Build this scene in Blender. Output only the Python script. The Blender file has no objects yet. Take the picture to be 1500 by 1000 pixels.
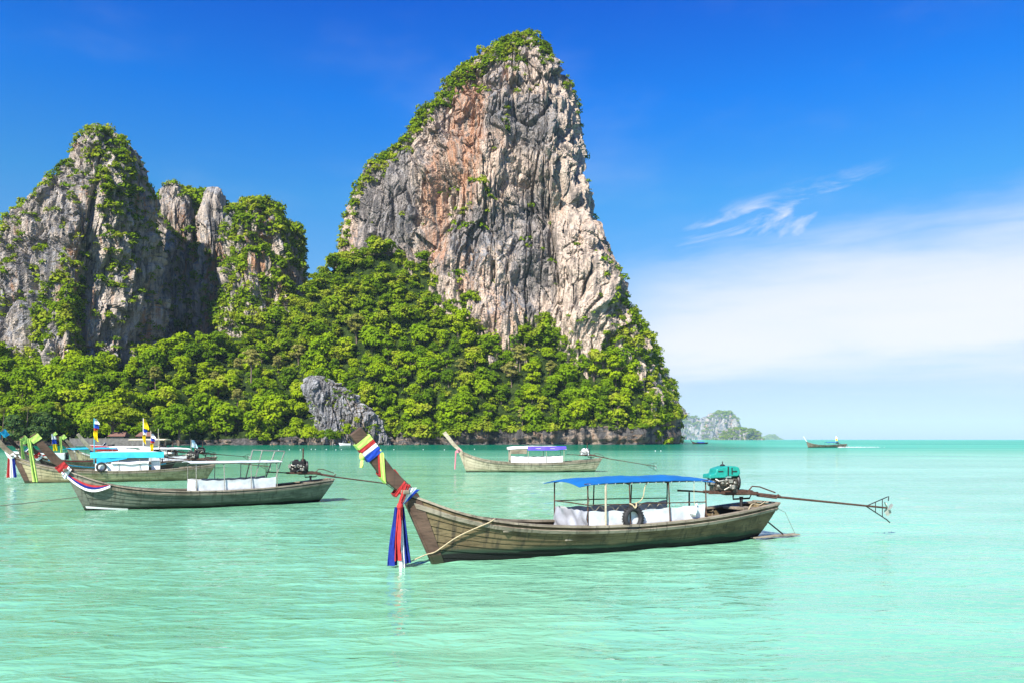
import bpy, math, random
import numpy as np
from mathutils import Vector, Matrix

# ------------------------------------------------------------------ camera, sky, sun, exposure
SC = bpy.context.scene
COL = SC.collection
F, HORIZON, CAMZ = 1167.0, 643.0, 3.0            # focal length in px of a 1500 px wide frame, horizon row, eye height in metres
cam = bpy.data.objects.new('camera', bpy.data.cameras.new('camera'))
COL.objects.link(cam)
cam.location = (0, 0, CAMZ)
cam.rotation_euler = (math.radians(90), 0, 0)
cam.data.sensor_width = 36.0
cam.data.lens = 36.0 * F / 1500.0
cam.data.shift_y = (HORIZON - 500.0) / 1500.0
cam.data.clip_start = 0.1
cam.data.clip_end = 30000
SC.camera = cam

SUN_AZ, SUN_EL = math.radians(-151), math.radians(42)    # azimuth from the view direction (+Y) towards +X
sun_dir = Vector((math.sin(SUN_AZ) * math.cos(SUN_EL), math.cos(SUN_AZ) * math.cos(SUN_EL), math.sin(SUN_EL)))
sun = bpy.data.objects.new('sun', bpy.data.lights.new('sun', 'SUN'))
COL.objects.link(sun)
sun.data.energy = 5.0
sun.data.angle = math.radians(0.53)
sun.data.color = (1.0, 0.95, 0.86)
sun.rotation_euler = sun_dir.to_track_quat('Z', 'Y').to_euler()
sun.location = (-200, -160, 220)

SC.view_settings.view_transform = 'Standard'
SC.view_settings.look = 'None'
SC.view_settings.exposure = 1.22
SC.view_settings.gamma = 1.0
SC.view_settings.use_curve_mapping = False
SC.render.engine = 'CYCLES'
SC.cycles.use_denoising = True
SC.cycles.max_bounces = 6
SC.cycles.diffuse_bounces = 1
SC.cycles.glossy_bounces = 3
SC.cycles.transmission_bounces = 3
SC.cycles.volume_bounces = 2
SC.cycles.transparent_max_bounces = 8
SC.cycles.use_adaptive_sampling = False


class G:
    """small helper to write node trees"""
    def __init__(self, tree): self.t = tree
    def n(self, kind, props=None, ins=None):
        nd = self.t.nodes.new(kind)
        for k, v in (props or {}).items(): setattr(nd, k, v)
        for k, v in (ins or {}).items():
            if isinstance(v, bpy.types.NodeSocket): self.t.links.new(v, nd.inputs[k])
            else: nd.inputs[k].default_value = v
        return nd
    def m(self, op, a, b=0.0, c=0.0, clamp=False):
        return self.n('ShaderNodeMath', {'operation': op, 'use_clamp': clamp}, {0: a, 1: b, 2: c}).outputs[0]
    def vm(self, op, a, b=(0, 0, 0)):
        nd = self.n('ShaderNodeVectorMath', {'operation': op}, {0: a, 1: b})
        return nd.outputs[0]
    def mix(self, f, a, b, blend='MIX'):
        return self.n('ShaderNodeMix', {'data_type': 'RGBA', 'blend_type': blend}, {0: f, 6: c4(a), 7: c4(b)}).outputs[2]
    def mr(self, x, a, b, c=0.0, d=1.0, smooth=True):
        return self.n('ShaderNodeMapRange', {'interpolation_type': 'SMOOTHSTEP' if smooth else 'LINEAR'},
                      {0: x, 1: a, 2: b, 3: c, 4: d}).outputs[0]
    def noise(self, vec, scale, detail=4.0, rough=0.55, dist=0.0, out=0):
        return self.n('ShaderNodeTexNoise', {}, {0: vec, 'Scale': scale, 'Detail': detail, 'Roughness': rough, 'Distortion': dist}).outputs[out]
    def sep(self, v): return self.n('ShaderNodeSeparateXYZ', {}, {0: v}).outputs
    def comb(self, x, y, z): return self.n('ShaderNodeCombineXYZ', {}, {0: x, 1: y, 2: z}).outputs[0]
    def obj(self): return self.n('ShaderNodeTexCoord').outputs['Object']
    def bump(self, h, strength, dist, normal=None):
        ins = {'Height': h, 'Strength': strength, 'Distance': dist}
        if normal is not None: ins['Normal'] = normal
        return self.n('ShaderNodeBump', {}, ins).outputs[0]


def k3(c, k=0.78): return tuple(x * k for x in c[:3])


def c4(c):
    if isinstance(c, (tuple, list)) and len(c) == 3: return (c[0], c[1], c[2], 1.0)
    return c


world = bpy.data.worlds.new('World')
SC.world = world
world.use_nodes = True
g = G(world.node_tree)
for nd in list(world.node_tree.nodes): world.node_tree.nodes.remove(nd)
sky = g.n('ShaderNodeTexSky', {'sky_type': 'NISHITA', 'sun_disc': False, 'sun_elevation': SUN_EL, 'sun_rotation': SUN_AZ,
                               'altitude': 0.0, 'air_density': 1.0, 'dust_density': 0.4, 'ozone_density': 3.0})
gen = g.n('ShaderNodeTexCoord').outputs['Generated']
sx, sy, sz = g.sep(gen)[0:3]
az = g.m('ARCTAN2', sx, sy)
el = g.m('ARCSINE', sz)
# polarised, deeply saturated blue towards the zenith (the same all round)
ramp = g.n('ShaderNodeValToRGB', {}, {0: g.m('DIVIDE', el, 0.6, clamp=True)})
RAMP = [(0.0, (0.66, 0.80, 1.05)), (0.11, (0.74, 0.77, 0.97)), (0.33, (0.50, 0.94, 1.22)), (0.48, (0.24, 0.97, 1.42)), (0.66, (0.02, 0.80, 1.78)), (0.83, (0.0, 0.56, 1.75))]
while len(ramp.color_ramp.elements) < len(RAMP): ramp.color_ramp.elements.new(0.5)
for e_, (p_, c_) in zip(ramp.color_ramp.elements, RAMP): e_.position = p_; e_.color = c4(c_)
skyc = g.mix(1.0, sky.outputs[0], ramp.outputs[0], 'MULTIPLY')
cvec = g.comb(az, g.m('MULTIPLY', el, 2.6), 0.0)
# thin cloud bank low over the open sea
w1 = g.noise(cvec, 3.0, 5.0, 0.55)
w2 = g.noise(g.comb(g.m('MULTIPLY', az, 1.0), g.m('MULTIPLY', el, 7.0), 3.0), 3.2, 6.0, 0.6, 0.4)
elw = g.m('ADD', el, g.m('MULTIPLY', g.m('SUBTRACT', w1, 0.5), 0.07))
elw = g.m('ADD', elw, g.m('MULTIPLY', g.m('SUBTRACT', w2, 0.5), 0.10))
elt = g.m('SUBTRACT', elw, g.m('MULTIPLY', g.m('MINIMUM', g.m('MAXIMUM', az, 0.0), 0.8), 0.11))
bank = g.m('MULTIPLY', g.mr(elw, 0.035, 0.12), g.mr(elt, 0.225, 0.10))
bank = g.m('MULTIPLY', bank, g.mr(g.m('ADD', az, g.m('MULTIPLY', w2, 0.10)), 0.08, 0.27))
bank = g.m('MULTIPLY', bank, g.mr(w2, 0.05, 0.75, 0.82, 1.0))
# wisps of cirrus above it
e2 = g.m('SUBTRACT', el, g.m('MULTIPLY', az, 0.20))
st = g.noise(g.comb(g.m('MULTIPLY', az, 1.25), g.m('MULTIPLY', e2, 3.8), 4.1), 7.0, 7.0, 0.58, 0.55)
wisp = g.mr(st, 0.44, 0.72)
wwin = g.m('MULTIPLY', g.m('MULTIPLY', g.mr(e2, 0.150, 0.185), g.mr(e2, 0.232, 0.20)),
           g.m('MULTIPLY', g.mr(az, 0.17, 0.27), g.mr(az, 0.47, 0.36)))
wisp = g.m('MULTIPLY', g.m('MULTIPLY', wisp, wwin), 0.95)
veil = g.m('MULTIPLY', g.mr(g.noise(cvec, 1.7, 5.0, 0.6), 0.45, 0.8), g.m('MULTIPLY', g.mr(el, 0.12, 0.3), g.mr(el, 0.9, 0.45)))
cover = g.m('MAXIMUM', g.m('MAXIMUM', bank, wisp), g.m('MULTIPLY', veil, 0.16))
skyc = g.mix(cover, skyc, (7.5, 7.7, 8.3))
bg = g.n('ShaderNodeBackground', {}, {0: skyc, 1: 0.0525})
g.t.links.new(bg.outputs[0], g.n('ShaderNodeOutputWorld').inputs[0])


# ------------------------------------------------------------------ helpers: pixel of the photograph -> point in the place
def at(u, v, d): return np.array([(u - 750.0) / F * d, d, CAMZ + (HORIZON - v) / F * d])
def wx(u, d): return (u - 750.0) / F * d
def wz(v, d): return CAMZ + (HORIZON - v) / F * d


# ------------------------------------------------------------------ numpy noise
def _hash(ix, iy, iz, seed):
    h = (ix.astype(np.uint32) * np.uint32(374761393) + iy.astype(np.uint32) * np.uint32(668265263)
         + iz.astype(np.uint32) * np.uint32(2147483647) + np.uint32((seed * 1274126177) & 0xffffffff))
    h ^= h >> np.uint32(13); h *= np.uint32(1274126177); h ^= h >> np.uint32(16); h *= np.uint32(2246822519); h ^= h >> np.uint32(15)
    return h.astype(np.float64) / 4294967295.0


def vnoise(p, seed=0):
    i = np.floor(p).astype(np.int64); f = p - i
    f = f * f * f * (f * (f * 6 - 15) + 10)
    r = 0
    for dx in (0, 1):
        wx_ = f[:, 0] if dx else 1 - f[:, 0]
        for dy in (0, 1):
            wy_ = f[:, 1] if dy else 1 - f[:, 1]
            for dz in (0, 1):
                wz_ = f[:, 2] if dz else 1 - f[:, 2]
                r = r + wx_ * wy_ * wz_ * _hash(i[:, 0] + dx, i[:, 1] + dy, i[:, 2] + dz, seed)
    return r * 2 - 1


def fbm(p, octv=4, seed=0, gain=0.5):
    r, a, s = 0, 1.0, 0
    for k in range(octv):
        r = r + a * vnoise(p * 2.03 ** k + 17.3 * k, seed + k); s += a; a *= gain
    return r / s


def ridged(p, octv=4, seed=0, gain=0.5):
    r, a, s = 0, 1.0, 0
    for k in range(octv):
        r = r + a * (1 - 2 * np.abs(vnoise(p * 2.03 ** k + 11.7 * k, seed + k))); s += a; a *= gain
    return r / s


def worley(p, seed=0):
    i = np.floor(p).astype(np.int64)
    d1 = np.full(len(p), 9.0); d2 = d1.copy(); cid = np.zeros(len(p))
    for dx in (-1, 0, 1):
        for dy in (-1, 0, 1):
            for dz in (-1, 0, 1):
                c = i + np.array([dx, dy, dz])
                q = np.stack([_hash(c[:, 0], c[:, 1], c[:, 2], seed + k) for k in (1, 2, 3)], 1) + c
                d = np.sqrt(((q - p) ** 2).sum(1))
                near = d < d1
                d2 = np.where(near, d1, np.minimum(d2, d))
                cid = np.where(near, _hash(c[:, 0], c[:, 1], c[:, 2], seed + 9), cid)
                d1 = np.where(near, d, d1)
    return d1, d2, cid


def sstep(a, b, x):
    t = np.clip((x - a) / (b - a), 0, 1)
    return t * t * (3 - 2 * t)


# ------------------------------------------------------------------ objects and labels
def link(o):
    COL.objects.link(o); return o


def tag(o, label=None, cat=None, group=None, kind=None):
    if label: o['label'] = label
    if cat: o['category'] = cat
    if group: o['group'] = group
    if kind: o['kind'] = kind
    return o


def empty(name, loc=(0, 0, 0), rz=0.0, scale=1.0, parent=None):
    o = bpy.data.objects.new(name, None); link(o)
    o.location = loc; o.rotation_euler = (0, 0, rz); o.scale = (scale,) * 3
    o.empty_display_size = 0.3
    if parent: o.parent = parent
    return o


def np_mesh(name, V, Q, mats, smooth=True, matidx=None):
    """V (n,3), Q (m,4) or (m,3) index array"""
    me = bpy.data.meshes.new(name)
    V = np.asarray(V, np.float32); Q = np.asarray(Q, np.int32)
    k = Q.shape[1]
    me.vertices.add(len(V)); me.vertices.foreach_set('co', V.ravel())
    me.loops.add(Q.size); me.loops.foreach_set('vertex_index', Q.ravel())
    me.polygons.add(len(Q))
    me.polygons.foreach_set('loop_start', np.arange(0, Q.size, k, dtype=np.int32))
    me.polygons.foreach_set('loop_total', np.full(len(Q), k, np.int32))
    me.polygons.foreach_set('use_smooth', np.full(len(Q), smooth, bool))
    if matidx is not None: me.polygons.foreach_set('material_index', np.asarray(matidx, np.int32))
    me.update(calc_edges=True); me.validate()
    for m in (mats if isinstance(mats, (list, tuple)) else [mats]): me.materials.append(m)
    return me


def np_obj(name, V, Q, mats, parent=None, smooth=True, matidx=None):
    o = bpy.data.objects.new(name, np_mesh(name, V, Q, mats, smooth, matidx)); link(o)
    if parent: o.parent = parent
    return o


def gridfaces(nr, nc, wrap=False):
    r = np.arange(nr - 1)[:, None]; c = np.arange(nc if wrap else nc - 1)[None, :]
    a = r * nc + c; b = r * nc + (c + 1) % nc
    return np.stack([a, b, b + nc, a + nc], -1).reshape(-1, 4)


def grid_normals(P):
    """P (r,c,3) -> unit normals by finite differences"""
    du = np.gradient(P, axis=1); dv = np.gradient(P, axis=0)
    n = np.cross(du, dv)
    return n / np.maximum(np.linalg.norm(n, axis=2, keepdims=True), 1e-9)


# ------------------------------------------------------------------ materials of the setting
def new_mat(name):
    m = bpy.data.materials.new(name); m.use_nodes = True
    g = G(m.node_tree)
    return m, g, m.node_tree.nodes['Principled BSDF']


def rock_mat(name, cream=(0.47, 0.36, 0.265), orange=(0.46, 0.205, 0.085), grey=(0.12, 0.12, 0.125), pale=(0.27, 0.265, 0.265), warm=0.0, dark=0.5, zones=False):
    cream, orange, grey, pale = k3(cream), k3(orange), k3(grey), k3(pale)
    m, g, b = new_mat(name)
    P = g.obj()
    px, py, pz = g.sep(P)[0:3]
    nz = g.sep(g.n('ShaderNodeNewGeometry').outputs['Normal'])[2]
    n1 = g.noise(P, 0.018, 3.0, 0.5)
    n2 = g.noise(g.vm('MULTIPLY', P, (1, 1, 0.45)), 0.33, 6.0, 0.65)
    st = g.noise(g.vm('MULTIPLY', P, (1, 1, 0.10)), 0.14, 6.0, 0.6, 0.3)
    st2 = g.noise(g.vm('MULTIPLY', P, (1, 1, 0.07)), 0.32, 5.0, 0.6, 0.2)
    n3 = g.noise(g.vm('MULTIPLY', P, (1, 1, 0.30)), 0.035, 4.0, 0.6)
    # rain washed faces weather grey, sheltered overhanging faces stay cream and orange
    wv = g.m('ADD', g.m('MULTIPLY', nz, -1.1), g.m('ADD', g.m('MULTIPLY', g.m('SUBTRACT', n1, 0.5), 2.6), g.m('MULTIPLY', g.m('SUBTRACT', st, 0.5), 1.8)))
    warmf = g.mr(g.m('ADD', wv, warm), -0.22, 0.22)
    if zones:          # grey western third, orange heart, dark seepage curtain: mineral stains of the tall rock
        def blob(cx, cz, rx, rz):
            a_ = g.m('DIVIDE', g.m('SUBTRACT', px, cx), rx); b_ = g.m('DIVIDE', g.m('SUBTRACT', pz, cz), rz)
            q_ = g.m('ADD', g.m('MULTIPLY', a_, a_), g.m('MULTIPLY', b_, b_))
            q_ = g.m('ADD', q_, g.m('ADD', g.m('MULTIPLY', g.m('SUBTRACT', st, 0.5), 2.6), g.m('MULTIPLY', g.m('SUBTRACT', n1, 0.5), 1.6)))
            return g.mr(q_, 1.3, 0.5)
        zo = g.m('MAXIMUM', blob(-30, 200, 13, 62), g.m('MULTIPLY', blob(-48, 150, 10, 45), 0.9))
        zg = g.m('MAXIMUM', g.m('MAXIMUM', blob(-85, 165, 24, 60), blob(6, 205, 26, 20)), g.m('MAXIMUM', blob(-20, 136, 24, 14), blob(14, 118, 20, 42)))
        zc = g.m('MAXIMUM', blob(44, 130, 22, 100), blob(-10, 175, 22, 26))
        warmf = g.m('MAXIMUM', g.m('MULTIPLY', warmf, g.m('SUBTRACT', 1.0, g.m('MULTIPLY', zg, 0.72))), g.m('MULTIPLY', g.m('MAXIMUM', zo, zc), 0.85))
    gy = g.mix(g.mr(n2, 0.35, 0.68), grey, pale)
    cr = g.mix(g.mr(n2, 0.3, 0.7), tuple(c * 0.72 for c in cream), tuple(min(1, c * 1.12) for c in cream))
    og = g.mr(g.m('ADD', n3, g.m('MULTIPLY', g.m('SUBTRACT', st2, 0.5), 0.6)), 0.53, 0.68)
    if zones: og = g.m('MAXIMUM', g.m('MULTIPLY', og, 0.55), g.m('MULTIPLY', zo, g.mr(st2, 0.36, 0.58)))
    cr = g.mix(g.m('MULTIPLY', og, 0.85), cr, orange)
    col = g.mix(warmf, gy, cr)
    if zones: dark = g.m('ADD', dark * 0.75, g.m('MULTIPLY', blob(14, 112, 18, 46), 0.25))
    stain = g.mr(g.m('ADD', g.m('MULTIPLY', st2, 0.65), g.m('MULTIPLY', st, 0.35)), 0.40, 0.52, 0.0, 1.0)
    col = g.mix(g.m('MULTIPLY', g.m('SUBTRACT', 1.0, stain), dark), col, (0.075, 0.07, 0.068))
    g.t.links.new(col, b.inputs['Base Color'])
    b.inputs['Roughness'].default_value = 0.92
    b.inputs['Specular IOR Level'].default_value = 0.15
    h = g.m('ADD', g.m('MULTIPLY', n2, 1.0), g.m('MULTIPLY', st2, 1.2))
    fine = g.noise(P, 1.1, 4.0, 0.6)
    nrm = g.bump(g.m('ADD', h, g.m('MULTIPLY', fine, 0.6)), 1.0, 2.6)
    g.t.links.new(nrm, b.inputs['Normal'])
    return m


def soil_mat():
    m, g, b = new_mat('undergrowth_soil')
    P = g.obj()
    nz = g.sep(g.n('ShaderNodeNewGeometry').outputs['Normal'])[2]
    n = g.noise(P, 0.25, 6.0, 0.65)
    gr = g.mix(g.mr(n, 0.35, 0.65), (0.012, 0.022, 0.006), (0.032, 0.05, 0.012))
    g.t.links.new(gr, b.inputs['Base Color'])
    b.inputs['Roughness'].default_value = 1.0
    b.inputs['Specular IOR Level'].default_value = 0.0
    g.t.links.new(g.bump(n, 1.0, 2.0), b.inputs['Normal'])
    return m


def leaf_mat(name, cols, rnd=True):
    """green leaves; hue differs from plant to plant and leaf to leaf"""
    m = bpy.data.materials.new(name); m.use_nodes = True
    g = G(m.node_tree)
    for nd in list(m.node_tree.nodes): m.node_tree.nodes.remove(nd)
    P = g.n('ShaderNodeNewGeometry').outputs['Position']
    n = g.noise(P, 0.09, 3.0, 0.6)
    f = g.mr(n, 0.3, 0.7)
    if rnd:
        r = g.n('ShaderNodeObjectInfo').outputs['Random']
        f = g.m('ADD', g.m('MULTIPLY', r, 0.72), g.m('MULTIPLY', f, 0.28))
    ramp = g.n('ShaderNodeValToRGB', {}, {0: f})
    el_ = ramp.color_ramp.elements
    while len(el_) < len(cols): el_.new(0.5)
    for i, (p, c) in enumerate(cols):
        el_[i].position = p; el_[i].color = c4(k3(c, 0.92))
    n2 = g.noise(P, 0.9, 2.0, 0.6)
    col = g.mix(g.mr(n2, 0.3, 0.72), ramp.outputs[0], g.mix(0.5, ramp.outputs[0], (0.13, 0.16, 0.012)))
    d = g.n('ShaderNodeBsdfDiffuse', {}, {0: col})
    tcol = g.mix(0.5, col, g.mix(1.0, col, (1.9, 1.7, 0.6), 'MULTIPLY'))
    t = g.n('ShaderNodeBsdfTranslucent', {}, {0: tcol})
    mx = g.n('ShaderNodeMixShader', {}, {0: 0.27, 1: d.outputs[0], 2: t.outputs[0]})
    g.t.links.new(mx.outputs[0], g.n('ShaderNodeOutputMaterial').inputs[0])
    return m


def plain_mat(name, col, rough=0.8, spec=0.3, metal=0.0, var=0.25, scale=6.0, bump=0.0):
    col = k3(col, 0.82)
    m, g, b = new_mat(name)
    P = g.obj()
    n = g.noise(P, scale, 5.0, 0.6)
    c = g.mix(g.mr(n, 0.25, 0.75), tuple(x * (1 - var) for x in col), tuple(min(1, x * (1 + var)) for x in col))
    g.t.links.new(c, b.inputs['Base Color'])
    b.inputs['Roughness'].default_value = rough
    b.inputs['Specular IOR Level'].default_value = spec
    b.inputs['Metallic'].default_value = metal
    if bump: g.t.links.new(g.bump(n, bump, 0.02), b.inputs['Normal'])
    return m


def water_mat():
    m, g, b = new_mat('sea_water')
    P = g.obj()
    x, y, z = g.sep(P)[0:3]
    # milky turquoise lagoon: pale over sand, greener and deeper patches
    big = g.noise(g.vm('MULTIPLY', P, (0.35, 1.0, 1.0)), 0.035, 4.0, 0.55, 0.5)
    mid = g.noise(g.vm('MULTIPLY', P, (0.30, 1.0, 1.0)), 0.22, 5.0, 0.6, 0.6)
    f = g.m('ADD', g.m('MULTIPLY', big, 0.6), g.m('MULTIPLY', mid, 0.4))
    shallow = g.mix(g.mr(f, 0.36, 0.62), (0.155, 0.41, 0.25), (0.25, 0.57, 0.385))
    lf = g.mr(g.m('ADD', x, g.m('MULTIPLY', y, 0.25)), 20.0, -16.0)
    shallow = g.mix(g.m('MULTIPLY', lf, 0.4), shallow, (0.135, 0.35, 0.17))
    farn = g.noise(g.vm('MULTIPLY', P, (0.12, 1.0, 1.0)), 0.02, 4.0, 0.6, 0.4)
    deep = g.mix(g.mr(farn, 0.35, 0.65), (0.015, 0.29, 0.20), (0.06, 0.43, 0.30))
    depth = g.mr(g.m('ADD', y, g.m('MULTIPLY', g.m('SUBTRACT', farn, 0.5), 120.0)), 45.0, 330.0)
    col = g.mix(depth, shallow, deep)
    cliff_refl = g.m('MULTIPLY', g.mr(g.m('ADD', y, g.m('MULTIPLY', g.m('SUBTRACT', farn, 0.5), 160.0)), 120.0, 260.0), g.mr(g.m('SUBTRACT', x, g.m('MULTIPLY', y, 0.2)), 60.0, -10.0))
    col = g.mix(cliff_refl, col, (0.003, 0.125, 0.075))          # dark reflection of the cliffs, painted into the water colour off the headland
    # ripples: long crests across the view, finer ones on top
    r1 = g.noise(g.vm('MULTIPLY', P, (0.45, 1.0, 1.0)), 1.5, 3.0, 0.55, 0.7)
    r2 = g.noise(g.vm('MULTIPLY', P, (0.5, 1.0, 1.0)), 5.0, 3.0, 0.55, 0.5)
    r3 = g.noise(g.vm('MULTIPLY', P, (0.4, 1.0, 1.0)), 0.35, 3.0, 0.5, 0.5)
    r4 = g.noise(g.vm('MULTIPLY', P, (0.35, 1.0, 1.0)), 2.6, 2.0, 0.5, 1.2)
    h = g.m('ADD', g.m('ADD', g.m('ADD', g.m('MULTIPLY', r1, 0.6), g.m('MULTIPLY', r4, 0.30)), g.m('MULTIPLY', r2, 0.2)), g.m('MULTIPLY', r3, 1.0))
    nrm = g.bump(h, 0.7, 0.17)
    fr = g.n('ShaderNodeFresnel', {}, {'IOR': 1.33, 'Normal': nrm}).outputs[0]
    capf = g.mr(y, 25.0, 250.0, 0.62, 0.24)
    fr = g.m('MINIMUM', fr, capf)                # far wave faces tilt towards the eye and a polariser cuts the glare
    col = g.mix(1.0, col, (0.78, 0.80, 0.79), 'MULTIPLY')
    dif = g.n('ShaderNodeBsdfDiffuse', {}, {0: col, 'Normal': nrm})
    gls = g.n('ShaderNodeBsdfGlossy', {}, {0: (1, 1, 1, 1), 'Roughness': 0.05, 'Normal': nrm})
    mx = g.n('ShaderNodeMixShader', {}, {0: fr, 1: dif.outputs[0], 2: gls.outputs[0]})
    g.t.nodes.remove(b)
    g.t.links.new(mx.outputs[0], [n for n in g.t.nodes if n.type == 'OUTPUT_MATERIAL'][0].inputs[0])
    return m


M_ROCK = rock_mat('limestone', cream=(0.78, 0.615, 0.48), orange=(0.60, 0.29, 0.15), grey=(0.14, 0.14, 0.145), pale=(0.37, 0.36, 0.355), warm=0.42, dark=0.95, zones=True)
M_ROCK_GREY = rock_mat('grey_limestone', cream=(0.66, 0.56, 0.46), grey=(0.20, 0.20, 0.205), pale=(0.45, 0.44, 0.43), warm=0.38, dark=0.75)
M_CRAG = rock_mat('crag_limestone', grey=(0.20, 0.20, 0.21), pale=(0.50, 0.50, 0.50), warm=-0.45, dark=0.7)
M_SHORE = rock_mat('shore_limestone', cream=(0.40, 0.31, 0.24), orange=(0.30, 0.17, 0.10), grey=(0.055, 0.053, 0.05), pale=(0.17, 0.16, 0.15), warm=0.05, dark=0.9)
M_SOIL = soil_mat()
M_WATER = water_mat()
TREE_COLS = [(0.0, (0.034, 0.095, 0.006)), (0.2, (0.085, 0.18, 0.005)), (0.5, (0.19, 0.32, 0.005)), (0.8, (0.30, 0.41, 0.006)), (1.0, (0.34, 0.33, 0.05))]
M_LEAF = leaf_mat('tree_leaves', TREE_COLS)
M_SHRUB = leaf_mat('shrub_leaves', [(0.0, (0.06, 0.14, 0.006)), (0.5, (0.18, 0.29, 0.006)), (1.0, (0.31, 0.35, 0.03))], rnd=False)
M_BARK = plain_mat('bark', (0.16, 0.12, 0.09), 0.95, 0.1, var=0.4, scale=2.0)

# ------------------------------------------------------------------ sea
ys = [-60.0, -30.0, -10.0, 0.0, 5.0, 8.0]
while ys[-1] < 13000: ys.append(ys[-1] + max(0.045, ys[-1] ** 2 / 4200.0, ys[-1] * 0.002 if ys[-1] < 200 else ys[-1] * 0.03))
ys = np.array(ys)
NC = 460
ss = np.linspace(-1, 1, NC)
X = ss[None, :] * (np.maximum(ys, 0) * 0.80 + 14.0)[:, None]
Y = np.repeat(ys[:, None], NC, 1)
p = np.stack([X.ravel(), Y.ravel(), np.zeros(X.size)], 1)
amp = np.clip((130 - p[:, 1]) / 90, 0, 1) * np.clip((p[:, 1] + 5) / 10, 0, 1)
H = 0.030 * ridged(p * [0.35, 0.80, 1] + [0, 0, 3.1], 2, 5) + 0.020 * ridged(p * [0.9, 1.9, 1] + 0.4 * fbm(p * 0.5, 2, 31)[:, None], 3, 15) + 0.055 * fbm(p * [0.07, 0.16, 1], 2, 25)
p[:, 2] = H * amp
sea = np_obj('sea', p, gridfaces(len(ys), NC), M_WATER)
tag(sea, 'milky turquoise sea with small ripples under the boats', 'sea', kind='structure')

# ------------------------------------------------------------------ rock masses
VEG = []      # (points, normals, scales) of shrubs that grow on rock, collected per rock


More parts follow.
